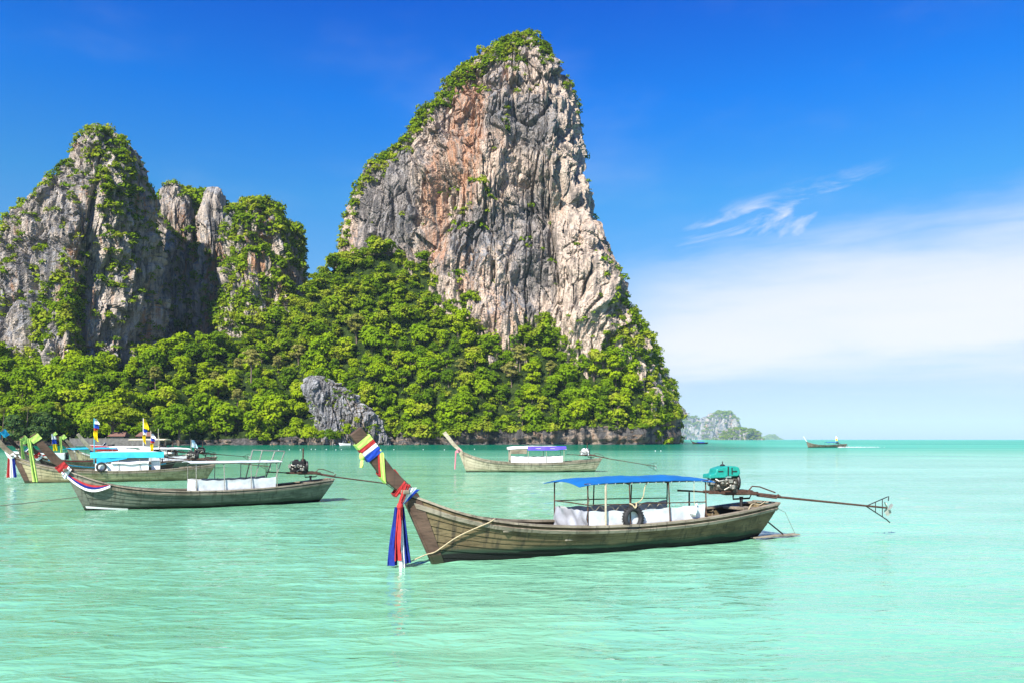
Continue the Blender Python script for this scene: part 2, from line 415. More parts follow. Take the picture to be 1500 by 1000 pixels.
def massif(name, rows, Yc, depthf, prof, mat, nf=360, nz=330, nb=40, dmax=90.0, dbase=18.0, seed=1, amp=1.0, hs=1.0, feats=()):
    """rows: (v, u_left, u_right) of the outline in the photograph, standing at depth Yc; prof: forward bulge over the width"""
    rows = np.array(sorted(rows, key=lambda r: -r[0]), float)
    rz = np.array([wz(r[0], Yc) for r in rows])
    zz = np.linspace(rz[0], rz[-1], nz)
    k = np.hanning(9); k /= k.sum()
    def sm(a): return np.convolve(np.pad(a, 4, mode='edge'), k, 'valid')
    xl = sm(np.interp(zz, rz, [wx(r[1], Yc) for r in rows])); xr = sm(np.interp(zz, rz, [wx(r[2], Yc) for r in rows]))
    a = (xr - xl) / 2; xc = (xl + xr) / 2
    dep = np.minimum(depthf * a + dbase * np.clip(a / 12, 0, 1), dmax)
    s = np.sin(np.linspace(-np.pi / 2, np.pi / 2, nf)) * 0.45 + np.linspace(-1, 1, nf) * 0.55
    pr = np.array(prof, float)
    gs = np.interp(s, pr[:, 0], pr[:, 1])
    kk = np.hanning(nf // 10 * 2 + 1); kk /= kk.sum(); h = nf // 10
    gs = np.convolve(np.pad(gs, h, mode='edge'), kk, 'valid')
    gs = gs * np.sqrt(np.clip(1 - np.abs(s) ** 9, 0, 1))
    sb = np.cos(np.linspace(0, np.pi, nb + 2))[1:-1]
    xf = xc[:, None] + a[:, None] * s[None, :]; yf = Yc - dep[:, None] * gs[None, :]
    xb = xc[:, None] + a[:, None] * sb[None, :]; yb = Yc + 0.8 * dep[:, None] * np.sqrt(1 - sb ** 2)[None, :]
    Xg = np.concatenate([xf, xb], 1); Yg = np.concatenate([yf, yb], 1); Zg = np.repeat(zz[:, None], Xg.shape[1], 1)
    P = np.stack([Xg, Yg, Zg], -1)
    nc = P.shape[1]
    Pw = np.concatenate([P[:, -1:], P, P[:, :1]], 1)
    N = grid_normals(Pw)[:, 1:-1]
    # horizontal part of the outward direction drives the relief
    N2 = N * [1, 1, 0.25]; N2 /= np.maximum(np.linalg.norm(N2, axis=2, keepdims=True), 1e-6)
    q = P.reshape(-1, 3) / hs
    wv = np.stack([fbm(q * 0.03, 3, seed + 71), fbm(q * 0.03, 3, seed + 72), fbm(q * 0.03, 3, seed + 73)], 1)
    qw = q + wv * 9.0
    d1, d2, cid = worley(qw * [1 / 17., 1 / 17., 1 / 62.], seed)
    # buttresses: round lumps that bulge at the bottom and break off into an undercut
    lump = np.sqrt(np.clip(1 - d1 ** 2, 0, 1)) * 8.0 + (cid - 0.5) * 9.5
    e1, e2, c2 = worley(qw * [1 / 6.5, 1 / 6.5, 1 / 25.], seed + 40)
    lump2 = np.clip(0.85 - e1, 0, 1) * 4.2 + (c2 - 0.5) * 3.4
    f1, f2, c3 = worley(qw * [1 / 2.7, 1 / 2.7, 1 / 11.], seed + 60)
    lump2 = lump2 + np.clip(0.8 - f1, 0, 1) * 2.0 + (c3 - 0.5) * 1.7
    col = ridged(qw * [0.11, 0.11, 0.018], 4, seed + 3) * 3.0          # vertical flutes
    saw = (fbm(qw * [0.03, 0.03, 0.0], 3, seed + 8) * 1.6 + qw[:, 2] / 33.0) % 1.0
    ov = (1 - saw) ** 2 * -6.0 * np.clip(0.4 + fbm(qw * 0.018, 2, seed + 19) * 1.8, 0, 1)   # overhanging bands
    big = fbm(q * [0.012, 0.012, 0.008], 3, seed + 11) * 11.0
    fine = fbm(qw * [0.35, 0.35, 0.16], 4, seed + 30, 0.6) * 2.0
    qc = q + wv * [3.0, 3.0, 0.0]
    crack = -6.0 * np.clip(1 - np.abs(fbm(qc * [0.06, 0.06, 0.005], 3, seed + 50)) / 0.06, 0, 1) - 4.0 * np.clip(1 - np.abs(fbm(qc * [0.15, 0.15, 0.011], 3, seed + 55)) / 0.07, 0, 1)
    crack *= np.clip(0.5 + 1.5 * fbm(q * 0.04, 2, seed + 58), 0, 1)
    d = (crack + lump * 0.75 + lump2 + col + ov + big * 0.8 + fine) * amp * hs
    d = d - np.median(d)
    aw = np.repeat(np.clip(a / (16 * hs), 0.12, 1)[:, None], nc, 1).ravel()
    for (fu, fv, ru, rv, amt) in feats:      # single clefts and noses one can see in the photograph
        fx, fz, rx, rz_ = wx(fu, Yc - 60), wz(fv, Yc - 60), ru * 0.43, rv * 0.43
        dd = ((q[:, 0] * hs + wv[:, 0] * 4 - fx) / rx) ** 2 + ((q[:, 2] * hs + wv[:, 2] * 6 - fz) / rz_) ** 2
        d = d + 1.5 * amt * np.exp(-dd) * (q[:, 1] * hs < Yc)
    d *= aw
    P = P + (N2.reshape(-1, 3) * d[:, None]).reshape(P.shape)
    tip = np.array([xc[-1], Yc, zz[-1] + 0.5 * hs])
    P = np.concatenate([P, (tip + (P[-1] - tip) * 0.02)[None]], 0)        # close the top
    o = np_obj(name, P.reshape(-1, 3), gridfaces(nz + 1, nc, True), mat, smooth=False)
    Pw = np.concatenate([P[:, -1:], P, P[:, :1]], 1)
    Nf = grid_normals(Pw)[:, 1:-1]
    return o, P, Nf, nf


def shrubs_on(P, N, count, weight, smin, smax, seed, half=None):
    """pick spots on a rock grid, weight(pos, normal) gives the density"""
    rng = np.random.default_rng(seed)
    R = np.stack([P[1:-1, 1:-1].reshape(-1, 3)], 0)[0]
    Nn = N[1:-1, 1:-1].reshape(-1, 3)
    du = np.linalg.norm(P[1:-1, 2:] - P[1:-1, :-2], axis=2).ravel(); dv = np.linalg.norm(P[2:, 1:-1] - P[:-2, 1:-1], axis=2).ravel()
    w = weight(R, Nn) * du * dv
    w = np.clip(w, 0, None)
    if w.sum() <= 0: return
    idx = rng.choice(len(R), count, p=w / w.sum())
    sc = rng.uniform(smin, smax, count) * (0.7 + 0.6 * rng.random(count) ** 2)
    VEG.append((R[idx] + Nn[idx] * sc[:, None] * 0.15, Nn[idx], sc))


A_ROWS = [(57, 761, 773), (70, 738, 784), (88, 712, 796), (110, 683, 806), (146, 650, 826), (182, 611, 836), (222, 580, 842), (252, 547, 844), (290, 524, 850), (330, 512, 858),
          (375, 504, 872), (430, 498, 894), (470, 495, 912), (510, 490, 942), (545, 485, 962), (600, 480, 981), (650, 478, 988), (662, 478, 988)]
A_PROF = [(-1, 0.25), (-0.75, 0.62), (-0.45, 0.72), (-0.25, 0.86), (0.1, 0.98), (0.4, 0.92), (0.62, 1.0), (0.85, 0.97), (1, 0.8)]
A_FEATS = [(640, 300, 26, 60, -9), (655, 262, 18, 40, -6), (810, 300, 30, 28, -10), (760, 330, 60, 40, -5), (800, 400, 16, 90, -9), (770, 250, 16, 60, -7),
           (625, 260, 18, 55, 6), (838, 330, 20, 90, 4), (735, 130, 20, 60, 6), (870, 420, 26, 60, 6), (690, 180, 14, 80, -5), (780, 430, 30, 40, -6), (740, 470, 80, 26, 4)]
cliff, PA, NA, _ = massif('cliff', A_ROWS, 560, 0.55, A_PROF, M_ROCK, nf=460, nz=520, dmax=80, seed=3, feats=A_FEATS)
tag(cliff, 'tall cream and orange limestone rock tower above the green slope', 'cliff', kind='structure')

B_ROWS = [(196, 142, 162), (208, 128, 178), (228, 114, 196), (252, 106, 208), (287, 66, 216), (322, 32, 221), (360, 2, 225), (400, -30, 228), (500, -90, 234), (560, -100, 240), (662, -110, 244)]
B_PROF = [(-1, 0.2), (-0.5, 0.52), (0.1, 0.7), (0.44, 1.0), (0.58, 0.96), (0.85, 0.62), (1, 0.4)]
B_FEATS = [(110, 430, 16, 90, -8), (60, 420, 20, 80, -6), (180, 480, 20, 60, -5)]
peak, PB, NB, _ = massif('cliff', B_ROWS, 500, 0.55, B_PROF, M_ROCK_GREY, nf=300, nz=300, dmax=62, seed=23, feats=B_FEATS)
tag(peak, 'pointed grey limestone peak overgrown with shrubs at the left edge', 'cliff', kind='structure')

C0_ROWS = [(298, 243, 318), (312, 238, 340), (345, 234, 438), (400, 232, 446), (450, 230, 452), (520, 228, 470), (600, 225, 480), (662, 222, 485)]
saddle, PC0, NC0, _ = massif('cliff', C0_ROWS, 600, 0.25, [(-1, 0.6), (0, 0.7), (1, 0.9)], M_ROCK_GREY, nf=190, nz=150, dmax=40, seed=43)
tag(saddle, 'dark overgrown rock wall in the gap between the peaks', 'cliff', kind='structure')
C1_ROWS = [(267, 249, 260), (280, 241, 270), (300, 238, 276), (330, 237, 284), (400, 236, 290), (480, 236, 292), (560, 236, 294)]
pin1, PC1, NC1, _ = massif('rock_pinnacle', C1_ROWS, 572, 0.9, [(-1, 0.5), (0, 1), (1, 0.5)], M_ROCK_GREY, nf=90, nz=150, dmax=40, seed=53, amp=1.0, dbase=2)
tag(pin1, 'narrow bush-topped rock pinnacle beside the pointed left peak', 'rock', kind='structure')
C2_ROWS = [(277, 307, 323), (286, 298, 330), (310, 294, 333), (340, 291, 336), (400, 288, 340), (480, 286, 344), (560, 284, 346)]
pin2, PC2, NC2, _ = massif('rock_pinnacle', C2_ROWS, 566, 0.9, [(-1, 0.5), (0, 1), (1, 0.5)], M_ROCK_GREY, nf=100, nz=150, dmax=40, seed=63, amp=0.9, dbase=2)
tag(pin2, 'bare grey flat-topped rock pinnacle next to the overgrown dome', 'rock', kind='structure')
C3_ROWS = [(297, 374, 394), (304, 355, 407), (318, 343, 418), (347, 337, 433), (400, 332, 442), (480, 327, 448), (560, 322, 455), (662, 318, 460)]
dome, PC3, NC3, _ = massif('cliff', C3_ROWS, 545, 0.75, [(-1, 0.4), (-0.4, 0.85), (0.1, 1), (0.6, 0.85), (1, 0.3)], M_ROCK_GREY, nf=200, nz=220, dmax=50, seed=73, dbase=8)
tag(dome, 'overgrown rock dome between the left peak and the tall cliff', 'cliff', kind='structure')

# wooded headland: shore line -> steep wooded slope -> foot of the cliffs
HU = [-150, 0, 100, 200, 250, 330, 400, 430, 460, 500, 560, 600, 650, 700, 750, 800, 850, 900, 930, 960, 985, 996]
HV = [545, 540, 548, 535, 512, 500, 480, 448, 415, 386, 372, 385, 408, 436, 470, 484, 472, 486, 474, 522, 600, 648]
SH = [(-150, 372), (0, 378), (200, 392), (320, 415), (420, 432), (520, 440), (700, 452), (860, 458), (950, 468), (996, 500)]
BK = [(-150, 440), (0, 446), (100, 446), (230, 462), (330, 500), (430, 520), (500, 520), (560, 512), (620, 505), (700, 500), (800, 494), (900, 496), (960, 515), (996, 540)]
BF = [(-150, 1.5), (300, 1.5), (400, 3), (520, 6), (640, 4), (700, 8), (800, 7.5), (860, 10), (940, 9), (996, 18)]   # height of the bare rock foot
nu, nt = 420, 170
uu = np.linspace(-150, 996, nu)
tt = np.concatenate([np.linspace(0, 0.06, 40)[:-1], np.linspace(0.06, 1, nt - 39)])
ysh = np.interp(uu, *np.array(SH, float).T); ybk = np.interp(uu, *np.array(BK, float).T); bf = np.interp(uu, *np.array(BF, float).T)
vt = np.interp(uu, HU, HV); k = np.hanning(25); k /= k.sum(); vt = np.convolve(np.pad(vt, 12, mode='edge'), k, 'valid')
nut = fbm(np.stack([uu * 0.03, uu * 0, uu * 0], 1), 4, 91, 0.6) * 13; ysh = ysh + nut
T = tt[:, None] + 0 * uu[None, :]
Yh = ysh + (ybk - ysh) * T
zt = CAMZ + (HORIZON - vt) / F * ybk
s1 = np.clip(T / 0.06, 0, 1); s2 = np.clip((T - 0.06) / 0.94, 0, 1)
Zh = -2 + s1 * (bf + 2) + (zt - bf) * (0.85 * s2 + 0.15 * s2 ** 2)
Xh = (uu[None, :] - 750) / F * Yh
PH = np.stack([Xh, Yh, Zh], -1)
NH = grid_normals(PH); NH *= np.sign(NH[..., 2:3] + 1e-6)
q = PH.reshape(-1, 3)
d1, d2, cid = worley(q * [1 / 8., 1 / 8., 1 / 11.] + 0.3 * fbm(q * 0.1, 2, 5)[:, None], 81)
rockf = 1 - sstep(0.05, 0.11, T.ravel())
disp = (fbm(q * 0.03, 3, 83) * 5.0) * (1 - rockf) + rockf * ((0.6 - d1) * 5 + (cid - 0.5) * 4 + ridged(q * [0.16, 0.16, 0.05], 4, 85) * 2.2 + fbm(q * 0.4, 3, 86) * 1.0)
notch = np.exp(-((q[:, 2] - 1.0) / 1.6) ** 2) * 2.5 * rockf          # wave-cut notch at the water
NHf = NH.reshape(-1, 3)
out = np.where(rockf[:, None] > 0.3, np.array([[0.0, -1.0, 0.05]]), NHf)
PHd = (q + out * (disp - notch)[:, None]).reshape(PH.shape)
mi = (np.repeat(tt[:-1, None], nu - 1, 1).ravel() > 0.075).astype(np.int32)
hill = np_obj('headland', PHd.reshape(-1, 3), gridfaces(nt, nu), [M_SHORE, M_SOIL], matidx=mi)
tag(hill, 'steep wooded headland with a bare rock foot at the waterline', 'headland', kind='structure')

# grey crag that stands in front of the trees at the water
O_ROWS = [(550, 456, 468), (556, 452, 486), (564, 450, 502), (577, 450, 518), (590, 452, 530), (605, 458, 546), (620, 466, 558), (640, 474, 567), (656, 478, 572)]
crag, PO, NO, _ = massif('rock_outcrop', O_ROWS, 432, 0.35, [(-1, 0.6), (-0.4, 1.0), (0.0, 0.7), (0.4, 1.0), (1, 0.5)], M_CRAG, nf=170, nz=150, dmax=14, seed=93, amp=1.1, hs=0.42, dbase=3)
tag(crag, 'pale grey craggy rock standing among trees at the waterline', 'rock', kind='structure')

# small boulders along the shore
rng = np.random.default_rng(5)


def ico_rock(name, loc, r, seed, mat, flat=0.7):
    n, mm = 14, 20
    th = np.linspace(0.02, np.pi - 0.02, n); ph = np.linspace(0, 2 * np.pi, mm, endpoint=False)
    Pn = np.stack([np.sin(th)[:, None] * np.cos(ph), np.sin(th)[:, None] * np.sin(ph), np.cos(th)[:, None] + 0 * ph], -1).reshape(-1, 3)
    dd = 1 + 0.35 * fbm(Pn * 1.4 + seed * 3.1, 3, seed) + 0.15 * ridged(Pn * 3 + seed, 2, seed + 2)
    o = np_obj(name, Pn * dd[:, None] * [r, r, r * flat], gridfaces(n, mm, True), mat, smooth=False)
    o.location = loc
    return o


for i, (u, w, r) in enumerate([(560, 436, 2.6), (578, 440, 2.0), (590, 441, 2.8), (612, 443, 1.8), (668, 444, 2.4), (402, 424, 2.2), (430, 426, 2.4), (444, 428, 1.8)]):
    o = ico_rock('boulder', (wx(u, w), w, 0.3), r, i + 3, M_SHORE)
    tag(o, 'dark boulder at the foot of the wooded headland', 'rock', 'boulders along the headland shore')

# far islands out at sea
M_ISLE = rock_mat('island_limestone', cream=(0.5, 0.45, 0.40), warm=0.2, dark=0.2)
ISLES = [
    ('blue distant island cliff half hidden behind the headland', [(590, 975, 992), (600, 970, 1003), (612, 965, 1010), (625, 960, 1016), (640, 958, 1020), (646, 958, 1022)], 9300, 21),
    ('hazy domed distant island next to the half hidden one', [(610, 1003, 1018), (614, 997, 1024), (624, 990, 1028), (646, 988, 1030)], 8100, 22),
    ('largest round-topped distant island with pale cliff', [(604, 1056, 1068), (607, 1042, 1076), (614, 1034, 1082), (625, 1030, 1084), (635, 1024, 1090), (646, 1020, 1094)], 6600, 23),
    ('low green wooded islet in front of the round-topped island', [(627, 1076, 1090), (631, 1066, 1104), (636, 1060, 1114), (642, 1054, 1121), (646.5, 1052, 1122)], 4400, 24),
    ('faint low island farthest to the right', [(637, 1128, 1134), (640, 1122, 1139), (643, 1118, 1143), (645, 1116, 1145)], 11200, 25)]
ISL = []
for lab, rows, dist, sd in ISLES:
    o, Pi, Ni, _ = massif('island', rows, dist, 0.6, [(-1, 0.5), (0, 1), (1, 0.5)], M_ISLE, nf=90, nz=60, nb=16, dmax=400, seed=sd, hs=dist / 560.0 * 0.55, dbase=20)
    tag(o, lab, 'island', kind='structure')
    ISL.append((Pi, Ni, dist, o))

# ------------------------------------------------------------------ vegetation
def leaf_quads(C, Nrm, size, rng, jit=0.45, aspect=0.6):
    """one leaf-shaped quad per centre; Nrm gives the facing before jitter"""
    n = len(C)
    nn = Nrm + rng.normal(0, jit, (n, 3)); nn /= np.linalg.norm(nn, axis=1, keepdims=True)
    t = np.cross(nn, rng.normal(0, 1, (n, 3))); t /= np.maximum(np.linalg.norm(t, axis=1, keepdims=True), 1e-6)
    b = np.cross(nn, t)
    sz = (size * (0.6 + 0.8 * rng.random(n)))[:, None]
    bend = nn * sz * 0.18
    v = np.stack([C - t * sz, C - b * sz * aspect - bend, C + t * sz, C + b * sz * aspect - bend], 1)
    return v.reshape(-1, 3)


def crown_leaves(rng, R, H, base, nl, per, leaf, flat=1.0, spread=0.62, lobe=(0.34, 0.55)):
    """leaf clumps on lobes spread through the crown's volume"""
    out = []
    for i in range(nl):
        a = rng.random() * 2 * np.pi; rr = np.sqrt(rng.random()) * spread * R; hz = rng.random()
        rr *= np.sqrt(max(0.05, 1 - (2 * abs(hz - 0.42)) ** 2 * 0.75))
        c = np.array([np.cos(a) * rr, np.sin(a) * rr, base + hz * H])
        lr = R * rng.uniform(*lobe)
        d = rng.normal(0, 1, (per, 3)); d /= np.linalg.norm(d, axis=1, keepdims=True)
        d[:, 2] = np.where(d[:, 2] < -0.35, -d[:, 2], d[:, 2])
        rad = lr * (0.72 + 0.38 * rng.random(per)) * (1 + 0.22 * np.sin(d[:, 0] * 7 + i) * np.cos(d[:, 1] * 6 + 2 * i))
        C = c + d * rad[:, None] * [1, 1, 0.8 * flat]
        out.append(leaf_quads(C, d + [0, 0, 0.35], leaf, rng))
    return np.concatenate(out)


def quads_of(V): return np.arange(len(V)).reshape(-1, 4)


def tube_np(pts, rads, seg=7):
    pts = np.asarray(pts, float); n = len(pts)
    T = np.gradient(pts, axis=0); T /= np.linalg.norm(T, axis=1, keepdims=True)
    up = np.where(np.abs(T[:, 2:3]) > 0.9, [[1.0, 0, 0]], [[0, 0, 1.0]])
    U = np.cross(T, up); U /= np.linalg.norm(U, axis=1, keepdims=True); W = np.cross(T, U)
    a = np.linspace(0, 2 * np.pi, seg, endpoint=False)
    r = np.asarray(rads, float).reshape(-1, 1, 1)
    V = pts[:, None] + r * (np.cos(a)[None, :, None] * U[:, None] + np.sin(a)[None, :, None] * W[:, None])
    return V.reshape(-1, 3), gridfaces(n, seg, True)


def join_np(parts):
    V, Q, o = [], [], 0
    for v, q in parts: V.append(v); Q.append(q + o); o += len(v)
    return np.concatenate(V), np.concatenate(Q)


def trunk_np(rng, h, r, limbs, reach):
    lean = rng.normal(0, 0.06, 2) * h
    pts = [(0, 0, -1.5), (lean[0] * .2, lean[1] * .2, h * .3), (lean[0] * .6, lean[1] * .6, h * .65), (lean[0], lean[1], h)]
    parts = [tube_np(pts, [r * 1.25, r, r * .75, r * .35])]
    for i in range(limbs):
        a = i * 2.4 + rng.random(); z0 = h * rng.uniform(0.45, 0.8); L = reach * rng.uniform(0.6, 1)
        p0 = np.array([lean[0] * z0 / h, lean[1] * z0 / h, z0]); d = np.array([np.cos(a), np.sin(a), 0.55])
        parts.append(tube_np([p0, p0 + d * L * .5 + [0, 0, L * .05], p0 + d * L + [0, 0, L * .22]], [r * .5, r * .3, r * .1], 5))
    return join_np(parts)


def tree_proto(seed, R, H, base, nl, per, leaf, flat=1.0, spread=0.62, lobe=(0.34, 0.55), limbs=5, tr=0.32):
    rng = np.random.default_rng(seed)
    cv = crown_leaves(rng, R, H, base, nl, per, leaf, flat, spread, lobe)
    tv, tq = trunk_np(rng, base + H * 0.75, tr, limbs, R * 0.7)
    return np_mesh('crown', cv, quads_of(cv), M_LEAF, smooth=False), np_mesh('trunk', tv, tq, M_BARK)


PROTO = [tree_proto(201, 5.2, 6.0, 4.5, 16, 95, 0.62), tree_proto(202, 6.0, 5.0, 5.0, 19, 95, 0.62, 0.85),
         tree_proto(203, 4.2, 8.0, 4.0, 16, 95, 0.6), tree_proto(204, 6.6, 6.0, 4.5, 21, 95, 0.66, 0.9, 0.68, (0.26, 0.42)),
         tree_proto(205, 4.6, 5.0, 4.0, 12, 100, 0.6, 1.0, 0.55, (0.4, 0.6)), tree_proto(206, 5.6, 7.5, 5.0, 24, 75, 0.58, 0.9, 0.7, (0.22, 0.36))]


def solo(seed, cols, *a, **k):
    global M_LEAF
    keep = M_LEAF; M_LEAF = leaf_mat('leaves_%d' % seed, cols); p_ = tree_proto(seed, *a, **k); M_LEAF = keep
    return p_


YG = [(0.0, (0.17, 0.29, 0.008)), (0.5, (0.22, 0.33, 0.01)), (1.0, (0.27, 0.34, 0.02))]
GR = [(0.0, (0.10, 0.21, 0.008)), (0.5, (0.14, 0.26, 0.008)), (1.0, (0.18, 0.29, 0.01))]
DRY = [(0.0, (0.22, 0.23, 0.05)), (0.5, (0.27, 0.26, 0.07)), (1.0, (0.33, 0.30, 0.10))]
BG = [(0.0, (0.03, 0.085, 0.03)), (0.5, (0.05, 0.12, 0.04)), (1.0, (0.075, 0.15, 0.05))]
rain = solo(301, YG, 16.0, 7.0, 10.0, 70, 150, 0.55, 0.55, 0.78, (0.12, 0.22), limbs=9, tr=0.8)
rnd_ = solo(302, GR, 10.5, 10.0, 7.0, 48, 130, 0.55, 0.9, 0.72, (0.16, 0.28), limbs=8, tr=0.6)
dry = solo(303, DRY, 6.0, 7.0, 7.0, 26, 46, 0.5, 0.9, 0.72, (0.2, 0.32), limbs=8)
cas = solo(304, BG, 7.0, 11.0, 2.0, 44, 110, 0.5, 1.0, 0.7, (0.18, 0.3), limbs=6)

def place_tree(proto, loc, sc, rz, name='tree', tilt=0.0):
    root = empty(name, loc, rz, sc)
    root.rotation_euler = (tilt, 0, rz)
    for me, nm in ((proto[1], 'trunk'), (proto[0], 'crown')):
        c = bpy.data.objects.new(nm, me); link(c); c.parent = root
    return root


# spots on the wooded headland, dart-thrown so that crowns overlap
rng = np.random.default_rng(77)
spots = []
ci = rng.integers(0, nu - 1, 30000); ti = rng.integers(44, nt - 1, 30000)
cell = {}
for c, t_ in zip(ci, ti):
    pz = PHd[t_, c]
    if uu[c] < -60: continue
    dmin = 7.0 + 3.2 * rng.random()
    if uu[c] > 940: dmin = 5.0
    key = (int(pz[0] // 8), int(pz[1] // 8), int(pz[2] // 8)); ok = True
    for a in (-1, 0, 1):
        for b in (-1, 0, 1):
            for e in (-1, 0, 1):
                for o_ in cell.get((key[0] + a, key[1] + b, key[2] + e), ()):
                    if (o_[0] - pz[0]) ** 2 + (o_[1] - pz[1]) ** 2 + (o_[2] - pz[2]) ** 2 < dmin * dmin: ok = False
    if not ok: continue
    # keep the crag and the bare foot of the cliff free
    u_ = 750 + pz[0] / pz[1] * F; v_ = HORIZON - (pz[2] - CAMZ) / pz[1] * F
    if 446 < u_ < 560 and v_ > 562 + (u_ - 446) * 0.55 and pz[1] < 462: continue
    cell.setdefault(key, []).append(pz); spots.append((pz, u_, v_, uu[c]))
spots.sort(key=lambda s: s[0][1])
print('TREE SPOTS', len(spots))

TREE_LABEL = [
    (lambda u, v: u < 235, 'broad green tree in the wood below the pointed left peak', 'trees below the left peak'),
    (lambda u, v: u < 440, 'green tree on the slope below the overgrown rock dome', 'trees below the rock dome'),
    (lambda u, v: v > 590, 'bright green tree just above the bare rock foot of the headland', 'trees along the foot of the headland'),
    (lambda u, v: u > 890, 'green tree on the right end of the headland', 'trees on the right end of the headland'),
    (lambda u, v: True, 'green jungle tree on the steep slope below the tall cliff', 'trees on the slope below the tall cliff')]
NIND = 300
vis = sorted(spots, key=lambda s: s[0][1] + 0.12 * s[0][2])
ind = vis[:NIND]; rest = vis[NIND:]
for (pz, u_, v_, _) in ind:
    pr = PROTO[rng.integers(0, len(PROTO))]
    isdry = rng.random() < 0.05 and u_ > 300
    if isdry: pr = dry
    sc = (0.70 + 1.0 * rng.random() ** 1.8) * (1.0 if u_ > 330 else 1.1)
    if u_ > 930: sc *= 0.62
    t_ = place_tree(pr, (pz[0], pz[1], pz[2] - 2.6 * sc), sc, rng.random() * 6.28, tilt=rng.normal(0, 0.05))
    for fn, lab, grp in TREE_LABEL:
        if isdry:
            tag(t_, 'pale olive thin-leaved tree among the greener trees of the slope', 'tree', 'pale thin-leaved trees on the slope'); break
        if fn(u_, v_):
            tag(t_, lab, 'tree', grp); break
# trees one can tell apart along the beach and at the crag
def hero(u, v_base, d, kind, sc, label, name='tree', zoff=0.0):
    t_ = place_tree(kind, (wx(u, d), d, wz(v_base, d) + zoff), sc, rng.random() * 6.28, name)
    tag(t_, label, 'tree'); return t_


hero(165, 650, 366, rain, 1.0, 'broad umbrella-shaped yellow-green tree behind the flags')
hero(262, 649, 378, rnd_, 1.0, 'round bright green tree right of the umbrella-shaped one')
hero(368, 556, 442, dry, 1.15, 'pale dry yellowish tree below the overgrown rock dome')
hero(228, 572, 436, dry, 0.9, 'pale dry yellowish tree at the foot of the left peak')
hero(20, 650, 362, cas, 0.95, 'dark blue-green feathery tree at the left edge behind the boats')
hero(62, 650, 368, cas, 1.05, 'dark blue-green bushy tree left of the umbrella-shaped one')
hero(452, 650, 417, PROTO[1], 0.80, 'broad bush covering the left foot of the grey crag')
hero(484, 650, 415, PROTO[4], 0.78, 'rounded bush in front of the middle of the grey crag')
hero(428, 646, 421, PROTO[4], 0.75, 'low bushy tree left of the grey crag at the water')
hero(470, 647, 419, PROTO[4], 0.62, 'small bushy tree in front of the grey crag')
hero(494, 648, 420, PROTO[0], 0.5, 'smallest bush at the foot of the grey crag')
hero(508, 641, 421, PROTO[2], 0.6, 'upright bush covering the right foot of the grey crag')
hero(456, 600, 430, PROTO[4], 0.55, 'bush growing at the left shoulder of the grey crag')
hero(523, 622, 419, PROTO[4], 0.42, 'small bush growing on the lower shoulder of the grey crag')


def palm(loc, h, seed, label):
    r_ = np.random.default_rng(seed)
    root = empty('palm_tree', loc); tag(root, label, 'tree')
    tv, tq = tube_np([(0, 0, -1), (.3, 0, h * .4), (.8, .1, h * .8), (1.0, .1, h)], [.24, .2, .17, .15])
    np_obj('trunk', tv, tq, M_BARK, root)
    V = []
    for k in range(18):
        a = k * 2.4; el0 = r_.uniform(-.2, 1.0); L = r_.uniform(3.4, 4.6)
        pts = [np.array([1.0, .1, h]) + L * f * np.array([math.cos(a) * math.cos(el0), math.sin(a) * math.cos(el0), math.sin(el0)]) + np.array([0, 0, -2.2 * f * f]) for f in np.linspace(.05, 1, 12)]
        sd = np.array([-math.sin(a), math.cos(a), 0])
        for i in range(11):
            w = 0.9 * math.sin(math.pi * (0.12 + .85 * i / 11))
            for s_ in (1, -1):
                p0, p1 = pts[i], pts[i + 1]; o_ = sd * s_ * w + np.array([0, 0, -.35 * w])
                V += [p0, p0 * .6 + p1 * .4, p1 + o_ * .9, p0 * .3 + p1 * .7 + o_]
    V = np.array(V); np_obj('crown', V, quads_of(V), M_PALM, root, False)


M_PALM = leaf_mat('palm_leaves', [(0.0, (0.10, 0.14, 0.02)), (0.5, (0.16, 0.18, 0.03)), (1.0, (0.20, 0.19, 0.05))])
palm((wx(3, 366), 366, 1.5), 15.5, 1, 'coconut palm at the very left edge of the beach')
palm((wx(38, 364), 364, 1.5), 16.0, 2, 'coconut palm standing between the dark blue-green trees')
palm((wx(52, 370), 370, 1.5), 13.5, 3, 'shorter coconut palm next to the taller one at the left')

# the trees higher up read as one wood
crv = [np.array([v.co for v in p_[0].vertices]) for p_ in PROTO]
wood = []
for (pz, u_, v_, _) in rest:
    cv = crv[rng.integers(0, len(crv))]
    keep = np.repeat(rng.random(len(cv) // 4) < 0.62, 4)
    cv = cv[keep]
    sc = (0.75 + 0.85 * rng.random() ** 1.6) * (0.62 if u_ > 930 else 1.0); a = rng.random() * 6.28
    R_ = np.array([[math.cos(a), -math.sin(a), 0], [math.sin(a), math.cos(a), 0], [0, 0, 1]])
    wood.append(cv @ R_.T * sc * [1.1, 1.1, 1] + [pz[0], pz[1], pz[2] - 2.6 * sc])
if wood:
    wv_ = np.concatenate(wood)
    o = np_obj('forest_canopy', wv_, quads_of(wv_), M_LEAF2 if 'M_LEAF2' in globals() else M_SHRUB, smooth=False)
    tag(o, 'dense forest canopy on the upper slope under the cliffs', 'forest', kind='stuff')

# shrubs and creepers on the rock faces and undergrowth between the trees
def noise_mask(s, sd, lo, hi): return lambda R: sstep(lo, hi, fbm(R * s, 3, sd))


def topmask(P, below):
    """1 near the local crest of a rock, fading 'below' metres under it"""
    zmax = P[..., 2].max(axis=0)
    return None


